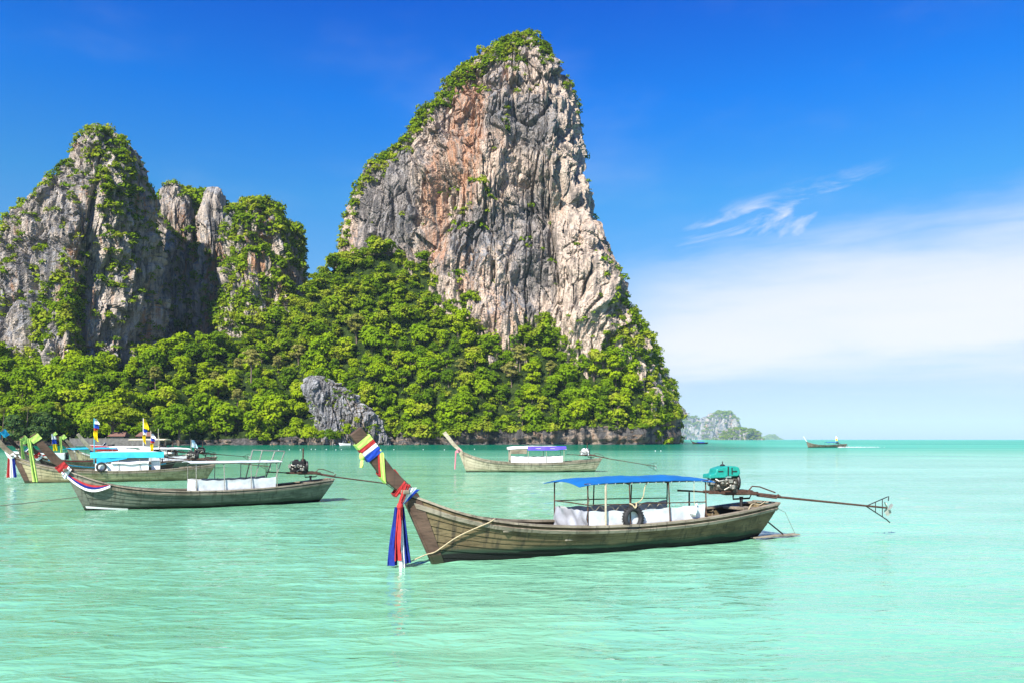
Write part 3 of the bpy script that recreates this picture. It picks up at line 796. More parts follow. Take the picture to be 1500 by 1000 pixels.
def w_cliff(R, N):
    crest = np.interp(R[:, 0], [wx(u, 545) for u in (500, 520, 545, 580, 611, 648, 683, 706, 735, 762, 780, 810, 826, 843, 860)],
                      [wz(v, 545) for v in (375, 300, 252, 222, 182, 146, 110, 94, 78, 68, 70, 94, 110, 146, 250)])
    left = sstep(wx(860, 545), wx(700, 545), R[:, 0])
    near = sstep(26, 4, crest - R[:, 2]) * (0.35 + 0.65 * left)
    up = sstep(0.22, 0.55, N[:, 2])
    patch = sstep(0.18, 0.42, fbm(R * [0.035, 0.035, 0.02], 3, 301))
    front = R[:, 1] < 575
    low = sstep(wz(330, 500), wz(460, 500), R[:, 2]) * sstep(wx(720, 500), wx(560, 500), R[:, 0])
    redge = sstep(wx(846, 560), wx(880, 560), R[:, 0]) * 0
    return (near * 2.2 * (0.15 + up) + up * patch * 0.5 + 0.02 * patch + low * (0.1 + up) * 0.4 + redge) * front


shrubs_on(PA, NA, 2300, w_cliff, 1.8, 4.0, 401)
shrubs_on(PA, NA, 260, lambda R, N: (N[:, 0] > 0.45) * (R[:, 1] < 585) * (R[:, 0] > 0) * sstep(0.0, 0.3, fbm(R * 0.03, 2, 311)) * (0.3 + sstep(wz(350, 560), wz(520, 560), R[:, 2])), 1.6, 3.2, 402)
shrubs_on(PA, NA, 900, lambda R, N: (R[:, 0] > wx(890, 520)) * (R[:, 2] < wz(450, 520)) * (R[:, 1] < 580) * (0.3 + sstep(-0.1, 0.3, fbm(R * 0.03, 2, 313))), 1.8, 3.8, 403)


def w_peak(R, N):
    up = sstep(0.15, 0.5, N[:, 2])
    xr = wx(150, 470)
    right = sstep(xr - 4, xr + 8, R[:, 0]) * sstep(wz(410, 470), wz(330, 470), R[:, 2])
    patch = sstep(-0.05, 0.3, fbm(R * [0.03, 0.03, 0.018], 3, 321))
    lowleft = sstep(wz(360, 450), wz(440, 450), R[:, 2]) * sstep(wx(132, 450), wx(118, 450), R[:, 0]) * sstep(-0.15, 0.15, fbm(R * [0.05, 0.05, 0.012], 3, 322))
    return (up * (0.25 + patch) * 0.9 + right * (0.25 + patch) * 1.5 + lowleft * 3.0 + patch * 0.10) * (R[:, 1] < 510)


shrubs_on(PB, NB, 3600, w_peak, 1.8, 4.2, 404)


def w_dense(sd, rockiness):
    def f(R, N):
        return (0.25 + sstep(0.0, 0.4, N[:, 2])) * sstep(rockiness - 0.15, rockiness + 0.15, fbm(R * [0.035, 0.035, 0.016], 3, sd) + 0.25 * N[:, 2]) * (R[:, 1] < 600)
    return f


shrubs_on(PC0, NC0, 2200, lambda R, N: (R[:, 1] < 602) * (R[:, 2] > wz(540, 580)) * (0.4 + sstep(-0.2, 0.2, fbm(R * 0.03, 3, 331))), 3.2, 6.5, 405)
shrubs_on(PC1, NC1, 420, lambda R, N: (sstep(0.1, 0.5, N[:, 2]) + 0.6 * sstep(wz(300, 560), wz(330, 560), R[:, 2])) * (R[:, 1] < 590), 2.0, 4.2, 406)
shrubs_on(PC2, NC2, 330, lambda R, N: (0.5 * sstep(0.4, 0.8, N[:, 2]) + 1.2 * sstep(wz(335, 560), wz(365, 560), R[:, 2])) * (R[:, 1] < 590), 2.0, 4.0, 407)
shrubs_on(PC3, NC3, 2800, w_dense(341, -0.42), 2.2, 5.0, 408)
shrubs_on(PO, NO, 200, lambda R, N: sstep(0.1, 0.5, N[:, 2]) * sstep(0.0, 0.3, fbm(R * 0.12, 2, 351)), 0.7, 1.5, 409)
Tm = np.repeat(tt[:, None], nu, 1)
shrubs_on(PHd, NH, 2600, lambda R, N: (R[:, 2] > 5 + 4 * sstep(wx(640, 455), wx(720, 455), R[:, 0])) * (R[:, 0] > wx(-40, 400)) * 1.0, 1.2, 2.4, 410)
# bushes that hang over the bare rock foot
shrubs_on(PHd[36:52], NH[30:52], 520, lambda R, N: (R[:, 0] > wx(380, 440)) * (0.3 + sstep(-0.2, 0.3, fbm(R * 0.06, 2, 361))), 1.8, 4.0, 411)


def shrub_template(rng, n):
    d = rng.normal(0, 1, (n, 3)); d /= np.linalg.norm(d, axis=1, keepdims=True)
    d[:, 2] = np.where(d[:, 2] < -0.2, -d[:, 2], d[:, 2])
    C = d * (0.55 + 0.5 * rng.random((n, 1))) * [1, 1, 0.85]
    return leaf_quads(C, d + [0, 0, 0.4], 0.27, rng, 0.5)


rng = np.random.default_rng(9)
tmpl = [shrub_template(rng, 46) for _ in range(12)]
names = ['shrubs on the tall cliff', 'shrubs on the right edge of the tall cliff', 'shrubs low on the right flank of the tall cliff', 'shrubs and creepers on the left peak', 'dark bushes on the rock wall in the gap',
         'bushes on the narrow pinnacle', 'bushes on the bare pinnacle', 'creepers and bushes on the rock dome', 'tufts on the grey crag', 'undergrowth on the wooded headland', 'bushes hanging over the rock foot of the headland']
for (Pt, Nt, Sc), nm in zip(VEG, names):
    buf = []
    for i in range(len(Pt)):
        tv = tmpl[rng.integers(0, 12)]
        a = rng.random() * 6.28; ca, sa = math.cos(a), math.sin(a)
        R_ = np.array([[ca, -sa, 0], [sa, ca, 0], [0, 0, 1]])
        buf.append(tv @ R_.T * Sc[i] * [1, 1, rng.uniform(0.7, 1.2)] + Pt[i])
    bv = np.concatenate(buf)
    o = np_obj('shrubs', bv, quads_of(bv), M_SHRUB, smooth=False)
    tag(o, nm, 'shrubs', kind='stuff')
for Pi, Ni, dist, io in ISL:
    VEG.clear()
    shrubs_on(Pi, Ni, 500 if dist > 4000 else 900, lambda R, N: (0.05 + sstep(0.15, 0.5, N[:, 2])) * (0.05 + sstep(-0.1, 0.25, fbm(R * 12 / dist, 3, 371))) * (R[:, 1] < dist), dist * 0.0012, dist * 0.0030, int(dist))
    Pt, Nt, Sc = VEG[0]; buf = []
    for i in range(len(Pt)): buf.append(tmpl[i % 12] * Sc[i] * [1, 1, 0.7] + Pt[i])
    bv = np.concatenate(buf)
    o = np_obj('island_trees', bv, quads_of(bv), M_SHRUB, smooth=False)
    tag(o, 'green woods on the ' + io['label'], 'forest', kind='stuff')

# ------------------------------------------------------------------ mesh builder for made things
class MB:
    def __init__(self): self.v, self.f = [], []
    def add(self, V, Fc):
        o = len(self.v); self.v += [tuple(map(float, p)) for p in V]; self.f += [tuple(int(i) + o for i in f) for f in Fc]; return self
    def box(self, c, s, rot=None):
        c = Vector(c); hs = [x / 2 for x in s]
        P = [Vector((x * hs[0], y * hs[1], z * hs[2])) for z in (-1, 1) for y in (-1, 1) for x in (-1, 1)]
        if rot is not None: P = [rot @ p for p in P]
        return self.add([p + c for p in P], [(0, 2, 3, 1), (4, 5, 7, 6), (0, 1, 5, 4), (2, 6, 7, 3), (0, 4, 6, 2), (1, 3, 7, 5)])
    def bar(self, a, b, w, h):
        a, b = Vector(a), Vector(b); d = b - a
        return self.box((a + b) / 2, (d.length, w, h), d.to_track_quat('X', 'Z').to_matrix())
    def tube(self, pts, r, seg=8, cap=True):
        pts = [np.array(p, float) for p in pts]
        rr = r if hasattr(r, '__len__') else [r] * len(pts)
        V, Q = tube_np(pts, rr, seg)
        fs = [tuple(q) for q in Q]
        if cap: fs += [tuple(range(seg)), tuple(range(len(V) - 1, len(V) - seg - 1, -1))]
        return self.add(V, fs)
    def prism(self, poly, y0, y1):
        """polygon in x,z extruded over y"""
        n = len(poly)
        V = [(x, y0, z) for x, z in poly] + [(x, y1, z) for x, z in poly]
        return self.add(V, [tuple(range(n)), tuple(range(2 * n - 1, n - 1, -1))] + [(i, n + i, n + (i + 1) % n, (i + 1) % n) for i in range(n)])
    def lathe(self, prof, c=(0, 0, 0), axis='Z', seg=16):
        V = []
        for r_, h in prof:
            for k in range(seg):
                a = 2 * math.pi * k / seg; x, y = r_ * math.cos(a), r_ * math.sin(a)
                q_ = {'Z': (x, y, h), 'X': (h, x, y), 'Y': (x, h, y)}[axis]
                V.append((q_[0] + c[0], q_[1] + c[1], q_[2] + c[2]))
        n = len(prof)
        return self.add(V, [tuple(q) for q in gridfaces(n, seg, True)] + [tuple(range(seg)), tuple(range(n * seg - 1, (n - 1) * seg - 1, -1))])
    def sheet(self, P, t):
        """P (r,c,3) surface given thickness t along its normals"""
        P = np.asarray(P, float); N = grid_normals(P); r, c = P.shape[:2]
        A = (P + N * t / 2).reshape(-1, 3); B = (P - N * t / 2).reshape(-1, 3)
        Q = gridfaces(r, c); o = len(A)
        fs = [tuple(q) for q in Q] + [tuple(reversed(q + o)) for q in Q]
        edge = [(i, i + 1) for i in range(c - 1)] + [((r - 1) * c + i + 1, (r - 1) * c + i) for i in range(c - 1)] + [((i + 1) * c, i * c) for i in range(r - 1)] + [(i * c + c - 1, (i + 1) * c + c - 1) for i in range(r - 1)]
        fs += [(b, a, a + o, b + o) for a, b in edge]
        return self.add(np.concatenate([A, B]), fs)
    def mesh(self, name, mat, smooth=False):
        me = bpy.data.meshes.new(name); me.from_pydata(self.v, [], self.f); me.update()
        if smooth: me.polygons.foreach_set('use_smooth', [True] * len(me.polygons))
        me.materials.append(mat)
        return me
    def build(self, name, mat, parent=None, smooth=False, bevel=0.0, sharp=40):
        o = bpy.data.objects.new(name, self.mesh(name, mat, smooth)); link(o)
        if parent: o.parent = parent
        if bevel:
            b = o.modifiers.new('bevel', 'BEVEL'); b.width = bevel; b.segments = 2; b.limit_method = 'ANGLE'
        if smooth: o.data.set_sharp_from_angle(angle=math.radians(sharp))
        return o


# ------------------------------------------------------------------ materials of the boats
def hull_mat(name, c1, c2, foot, algae, foot_z=0.10, algae_z=0.34, streak=0.5, white=0.0):
    c1, c2, foot, algae = (k3(c_, 0.84) for c_ in (c1, c2, foot, algae))
    m, g, b = new_mat(name)
    P = g.obj(); x, y, z = g.sep(P)[0:3]
    grain = g.noise(g.vm('MULTIPLY', P, (0.7, 9, 12)), 1.6, 6.0, 0.65, 0.3)
    patch = g.noise(g.vm('MULTIPLY', P, (0.8, 1, 1.6)), 1.1, 5.0, 0.6, 0.4)
    drip = g.noise(g.vm('MULTIPLY', P, (5.0, 2, 0.5)), 1.5, 4.0, 0.6)
    col = g.mix(g.mr(patch, 0.32, 0.68), c1, c2)
    col = g.mix(g.mr(grain, 0.52, 0.72, 0.0, 0.45), col, tuple(v * 1.5 for v in c2))
    col = g.mix(g.mr(grain, 0.48, 0.30, 0.0, 0.6), col, tuple(v * 0.35 for v in c1))
    col = g.mix(g.m('MULTIPLY', g.mr(drip, 0.52, 0.68), streak), col, (0.035, 0.03, 0.022))
    edge = g.m('ADD', z, g.m('MULTIPLY', g.m('SUBTRACT', patch, 0.5), 0.28))
    col = g.mix(g.mr(edge, algae_z, algae_z - 0.16), col, algae)
    col = g.mix(g.mr(edge, foot_z, foot_z - 0.05), col, foot)
    g.t.links.new(col, b.inputs['Base Color'])
    g.t.links.new(g.mr(grain, 0.3, 0.7, 0.65, 0.9), b.inputs['Roughness'])
    b.inputs['Specular IOR Level'].default_value = 0.25
    g.t.links.new(g.bump(g.m('ADD', grain, g.m('MULTIPLY', patch, 0.5)), 0.6, 0.02), b.inputs['Normal'])
    return m


M_HULL1 = hull_mat('weathered_hull_brown', (0.080, 0.056, 0.028), (0.19, 0.145, 0.075), (0.008, 0.010, 0.009), (0.026, 0.050, 0.030), 0.19, 0.36, 0.7)
M_HULL2 = hull_mat('weathered_hull_green_grey', (0.075, 0.09, 0.066), (0.16, 0.18, 0.135), (0.010, 0.013, 0.010), (0.04, 0.06, 0.04), 0.12, 0.30, 0.5)
M_HULL3 = hull_mat('weathered_hull_pale', (0.26, 0.235, 0.15), (0.43, 0.39, 0.27), (0.015, 0.018, 0.012), (0.16, 0.20, 0.11), 0.12, 0.3, 0.55)
M_HULL4 = hull_mat('weathered_hull_cream', (0.25, 0.21, 0.11), (0.42, 0.37, 0.22), (0.05, 0.05, 0.035), (0.14, 0.12, 0.06), 0.08, 0.25, 0.5)
M_HULL5 = hull_mat('dark_maroon_hull', (0.035, 0.02, 0.018), (0.09, 0.055, 0.045), (0.015, 0.012, 0.012), (0.03, 0.03, 0.02), 0.1, 0.3, 0.3)
M_HULL6 = hull_mat('grey_brown_hull', (0.14, 0.115, 0.08), (0.28, 0.24, 0.17), (0.015, 0.015, 0.012), (0.05, 0.06, 0.04))
M_POST = hull_mat('dark_post_wood', (0.065, 0.040, 0.028), (0.135, 0.085, 0.06), (0.02, 0.02, 0.02), (0.03, 0.04, 0.02), -0.1, 0.25, 0.35)
M_POSTP = hull_mat('pale_post_wood', (0.30, 0.26, 0.18), (0.48, 0.43, 0.32), (0.02, 0.02, 0.02), (0.1, 0.1, 0.05), -0.2, 0.0, 0.3)
M_RAIL = hull_mat('grey_rail_wood', (0.17, 0.14, 0.10), (0.33, 0.285, 0.215), (0.03, 0.03, 0.03), (0.05, 0.05, 0.03), -0.3, -0.1, 0.6)
M_FLOOR = plain_mat('floor_boards', (0.20, 0.16, 0.11), 0.85, 0.2, var=0.45, scale=5.0, bump=0.4)
M_STEEL = plain_mat('rusty_steel', (0.085, 0.045, 0.03), 0.7, 0.4, 0.3, 0.5, 14.0, 0.3)
M_DARK = plain_mat('black_iron', (0.022, 0.02, 0.02), 0.5, 0.5, 0.3, 0.5, 18.0, 0.3)
M_ENGINE = plain_mat('engine_metal', (0.11, 0.095, 0.075), 0.5, 0.5, 0.6, 0.8, 22.0, 0.4)
M_ALU = plain_mat('dull_aluminium', (0.36, 0.34, 0.29), 0.45, 0.5, 0.6, 0.4, 20.0, 0.2)
M_TEAL = plain_mat('teal_engine_paint', (0.010, 0.27, 0.215), 0.4, 0.5, 0.0, 0.2, 9.0)
M_TARPW = plain_mat('white_tarpaulin', (0.60, 0.63, 0.64), 0.55, 0.4, 0.0, 0.26, 2.6, 0.2)
M_TARPG = plain_mat('grey_plastic_sheet', (0.36, 0.37, 0.40), 0.35, 0.5, 0.0, 0.25, 3.0, 0.3)
M_BLUE = plain_mat('blue_canopy_cloth', (0.006, 0.12, 0.36), 0.6, 0.3, 0.0, 0.12, 2.0)
M_CYAN = plain_mat('cyan_canopy_cloth', (0.05, 0.50, 0.62), 0.6, 0.3, 0.0, 0.15, 2.0)
M_PURPLE = plain_mat('violet_canopy_cloth', (0.095, 0.06, 0.56), 0.6, 0.3, 0.0, 0.15, 2.0)
M_WHITE = plain_mat('white_paint', (0.78, 0.79, 0.78), 0.4, 0.5, 0.0, 0.08, 3.0)
M_RUBBER = plain_mat('black_rubber', (0.018, 0.018, 0.02), 0.75, 0.4, 0.0, 0.4, 16.0, 0.3)
M_ROPE = plain_mat('rope', (0.46, 0.38, 0.24), 0.9, 0.1, 0.0, 0.3, 40.0, 0.5)
M_ROPED = plain_mat('wet_rope', (0.16, 0.17, 0.12), 0.8, 0.2, 0.0, 0.3, 30.0)
M_RED = plain_mat('red_cloth', (0.45, 0.035, 0.035), 0.75, 0.2, 0.0, 0.2, 9.0)
M_NAVY = plain_mat('navy_cloth', (0.008, 0.022, 0.20), 0.75, 0.2, 0.0, 0.25, 9.0)
M_RBLUE = plain_mat('royal_blue_cloth', (0.015, 0.06, 0.42), 0.75, 0.2, 0.0, 0.2, 9.0)
M_WCLOTH = plain_mat('white_cloth', (0.80, 0.80, 0.78), 0.8, 0.2, 0.0, 0.08, 9.0)
M_LIME = plain_mat('lime_cloth', (0.52, 0.74, 0.16), 0.75, 0.2, 0.0, 0.1, 9.0)
M_YELLOW = plain_mat('yellow_cloth', (0.85, 0.62, 0.01), 0.75, 0.2, 0.0, 0.12, 9.0)
M_SKYCLOTH = plain_mat('light_blue_cloth', (0.03, 0.40, 0.68), 0.75, 0.2, 0.0, 0.12, 9.0)
M_PINK = plain_mat('pink_cloth', (0.7, 0.25, 0.3), 0.75, 0.2, 0.0, 0.12, 9.0)
M_ORANGEF = plain_mat('orange_plastic', (0.7, 0.22, 0.03), 0.5, 0.4)
M_BLADE = plain_mat('pale_propeller', (0.42, 0.44, 0.38), 0.4, 0.5, 0.4, 0.3, 9.0)
M_GLASS = plain_mat('dark_glass', (0.03, 0.045, 0.06), 0.08, 0.6, 0.0, 0.1)


# ------------------------------------------------------------------ long-tail boat
class Hull:
    """lines of a long-tail boat; x forward, y to port, z up, origin amidships on the water"""
    def __init__(s, L=10.6, B=1.9, post_top=3.17):
        s.L, s.B = L, B
        s.S = np.array([0, .08, .16, .3, .45, .6, .72, .82, .9, .96, 1.0])
        s.Z = np.array([1.02, .93, .84, .73, .68, .71, .80, .96, 1.22, 1.50, 1.74])
    def sheer(s, t):
        zz = np.interp(t, s.S, s.Z)
        return 0.5 * zz + 0.25 * (np.interp(np.clip(t - .04, 0, 1), s.S, s.Z) + np.interp(np.clip(t + .04, 0, 1), s.S, s.Z)) if not np.isscalar(t) else float(s.sheer(np.array([t]))[0])
    def keel(s, t): return -0.28 + 0.22 * np.clip((.25 - t) / .25, 0, 1) ** 1.5
    def half(s, t):
        t = np.asarray(t, float)
        return s.B / 2 * np.where(t > .40, 1 - (np.clip(t - .40, 0, 1) / .60) ** 2.3, 1 - 0.50 * (np.clip(.40 - t, 0, 1) / .40) ** 2.2)
    def P(s, t, q, off=0.0):
        """t 0 stern .. 1 stem, q 0 keel .. 1 sheer; port side"""
        t = np.asarray(t, float); q = np.asarray(q, float)
        xk = -s.L / 2 + 0.25 + t * (s.L - 0.25 - 0.06); xs = -s.L / 2 - 0.42 + t * (s.L + 0.42 + 0.86)
        x = xk + (xs - xk) * q
        e = 0.42 + 0.50 * np.clip((t - .5) / .5, 0, 1) ** 1.4 + 0.05 * np.clip((.3 - t) / .3, 0, 1)
        y = s.half(t) * q ** e + 0.035 * np.clip(t * 0 + 1, 0, 1) + off
        z = s.keel(t) + (s.sheer(t) - s.keel(t)) * q
        return np.stack([x, y, z], -1)


def mirror(P): return P * np.array([1, -1, 1])


def make_hull(root, H, mh, mr, mp, strakes=7, post=True, top=3.17, tip_w=0.44, mpost=None, rub=True, white_stem=False):
    nS = 30
    ts = np.linspace(0, 1, nS)
    # inner skin
    for sd in (1, -1):
        qs = np.linspace(0, 1, 12)
        P = np.stack([H.P(ts, np.full(nS, q), -0.03) for q in qs], 0)
        if sd < 0: P = mirror(P)
        MB().sheet(P, 0.03).build('hull_skin', mh, root, True)
    # planks, lapped a little so that every seam shows
    edges = np.concatenate([[0.0], np.linspace(0.20, 0.985, strakes)])
    rngp = np.random.default_rng(int(H.L * 100))
    for sd in (1, -1):
        for k in range(len(edges) - 1):
            q0, q1 = edges[k] + 0.004, edges[k + 1] - 0.004
            j = rngp.normal(0, 0.004)
            t2 = np.linspace(0.0, 0.985, 24)
            rows = [H.P(t2, np.full(24, q0), 0.030 + j), H.P(t2, np.full(24, (q0 + q1) / 2), 0.022 + j), H.P(t2, np.full(24, q1), 0.010 + j)]
            P = np.stack(rows, 0)
            if sd < 0: P = mirror(P)
            MB().sheet(P, 0.024).build('plank', mh, root, True)
    # broad cheeks of the stem where the planks end
    for sd in (1, -1):
        P = np.stack([H.P(np.linspace(0.977 - 0.012 * q, 0.999, 8), np.full(8, q), 0.040) for q in np.linspace(0.03, 0.985, 9)], 0)
        if sd < 0: P = mirror(P)
        MB().sheet(P, 0.03).build('stem_cheek', mp, root, True)
    # gunwale caps, rub rails
    t3 = np.linspace(-0.004, 1.0, 40)
    for sd in (1, -1):
        top_e = H.P(np.clip(t3, 0, 1), np.full(40, 1.0))
        a = top_e + [0, 0.055, 0.0]; b = top_e + [0, -0.13, 0.0]; b[:, 1] = np.maximum(b[:, 1], 0.01)
        P = np.stack([b, (a + b) / 2, a], 0) + [0, 0, 0.03]
        if sd < 0: P = mirror(P)
        MB().sheet(P, 0.055).build('gunwale', mr, root, False)
        if rub:
            e0 = H.P(np.clip(t3, 0, .985), np.full(40, 0.93), 0.05); e1 = H.P(np.clip(t3, 0, .985), np.full(40, 0.855), 0.05)
            P = np.stack([e0, e1], 0)
            if sd < 0: P = mirror(P)
            MB().sheet(P, 0.05).build('rub_rail', mr, root, False)
    # transom
    qs = np.linspace(0.02, 1, 8)
    l = H.P(np.zeros(8), qs, 0.0)
    P = np.stack([mirror(l), mirror(l) * [1, 0.33, 1], l * [1, 0.33, 1], l], 0); P[1:3, :, 0] -= 0.05
    MB().sheet(P, 0.05).build('transom', mh, root, False)
    MB().box((-H.L / 2 - 0.43, 0, H.sheer(0.0) + 0.055), (0.12, H.half(0.0) * 2 + 0.12, 0.06)).build('transom_cap', mr, root, bevel=0.01)
    # floor boards, frames, foredeck
    tf = np.linspace(0.02, 0.95, 120)
    for k in range(7):
        yk = (k - 3) * 0.19
        qf = np.clip((0.20 - H.keel(tf)) / (H.sheer(tf) - H.keel(tf)), 0.01, 1)
        Pf = H.P(tf, qf); okx = Pf[Pf[:, 1] > abs(yk) + 0.19, 0]
        if len(okx) > 4: MB().box(((okx.min() + okx.max()) / 2, yk, 0.20), (okx.max() - okx.min(), 0.175, 0.03)).build('floor_board', M_FLOOR, root)
    for t in np.linspace(0.06, 0.86, 13):
        qs = np.linspace(0.38, 0.97, 7)
        l = H.P(np.full(7, t), qs, -0.07)
        for sd in (1, -1):
            MB().tube(l * [1, sd, 1], 0.022, 4).build('frame_rib', M_FLOOR, root)
    td = np.linspace(0.88, 0.99, 8)
    l = H.P(td, np.full(8, 0.97), -0.06); P = np.stack([mirror(l), l * [1, 0, 1] + [0, 0, 0.03], l], 0)
    MB().sheet(P, 0.03).build('foredeck', mr, root)
    # stem with its tall post
    xf, xj, xt = H.L / 2, H.L / 2 + 0.88, H.L / 2 + 1.93
    zj = H.sheer(1.0) + 0.05
    k = (top - zj) / 1.34
    xt = xj + 1.05 * k
    nx, nz_ = 1.34 * k, -1.05 * k; nl = math.hypot(nx, nz_); nx, nz_ = nx / nl, nz_ / nl       # across the post
    w0, w1 = 0.17, tip_w / 2
    stem = [(xf - 0.42, -0.3), (xf + 0.0, -0.3), (xf + 0.12, 0.0), (xj + 0.02, zj - 0.02), (xj - 0.40, zj - 0.02), (xf - 0.15, 0.4)]
    MB().prism(stem, -0.075, 0.075).build('stem', mp, root, bevel=0.02)
    if post:
        pp = [(xj + 0.02 - 0.02, zj - 0.05), (xj + 0.30 * (xt - xj) + nx * w0 * 0.95, zj + 0.30 * (top - zj) + nz_ * w0 * 0.95), (xt + nx * w1, top + nz_ * w1 + 0.05), (xt - nx * w1 * 0.9 + 0.02, top - nz_ * w1 * 0.9 + 0.02),
              (xj + 0.30 * (xt - xj) - nx * w0, zj + 0.30 * (top - zj) - nz_ * w0), (xj - 0.36, zj + 0.02), (xj - 0.36, zj - 0.05)]
        # front edge is the one towards +x / -z
        MB().prism(pp, -0.085, 0.085).build('bow_post', mpost or mp, root, bevel=0.025)
        MB().box((xj - 0.02, 0, zj + 0.02), (0.16, 0.62, 0.10)).build('bow_crossbar', mr, root, bevel=0.02)
    return dict(xj=xj, zj=zj, xt=xt, top=top, nx=nx, nz=nz_, w0=w0, w1=w1, xf=xf)


def strip(P0, P1, n, wfun, side, t=0.012, fold=0.03, ph=0.0):
    """hanging or stretched cloth strip between two points"""
    P0, P1, side = np.array(P0, float), np.array(P1, float), np.array(side, float)
    side /= np.linalg.norm(side)
    d = P1 - P0; nrm = np.cross(d, side); nrm /= np.linalg.norm(nrm)
    s_ = np.linspace(0, 1, n)
    c_ = np.linspace(-1, 1, 9)
    P = np.zeros((n, 9, 3))
    for i, a in enumerate(s_):
        w = wfun(a)
        for j, b in enumerate(c_):
            P[i, j] = P0 + d * a + side * b * w / 2 + nrm * fold * (math.sin(b * 5.0 + ph + a * 2.2) * (0.35 + a) + 0.5 * math.sin(b * 9 + a * 3 + ph))
    return MB().sheet(P, t)


def wrap_band(geo, s0, s1, half_y, grow=0.015, tilt=0.0):
    """cloth band round the post between fractions s0 and s1 of its length"""
    xj, zj, xt, zt = geo['xj'], geo['zj'], geo['xt'], geo['top']
    def mid(s): return np.array([xj + (xt - xj) * s, 0, zj + (zt - zj) * s])
    n = np.array([geo['nx'], 0, geo['nz']]); ax = np.array([xt - xj, 0, zt - zj])
    def w(s): return (geo['w0'] + (geo['w1'] - geo['w0']) * max(0.0, (s - .25) / .75)) + grow
    ring = [(1, 1), (1, 0), (1, -1), (0.5, -1), (0, -1), (-.5, -1), (-1, -1), (-1, 0), (-1, 1), (-.5, 1), (0, 1), (.5, 1), (1, 1)]
    P = np.zeros((4, len(ring), 3))
    for i, f in enumerate(np.linspace(0, 1, 4)):
        for j, (a, b) in enumerate(ring):
            s = s0 + (s1 - s0) * f + tilt * a
            P[i, j] = mid(s) + n * a * w(s) + np.array([0, b * (half_y + grow * (1 + 0.3 * math.sin(i * 3 + j)) ), 0])
    return MB().sheet(P, 0.012)


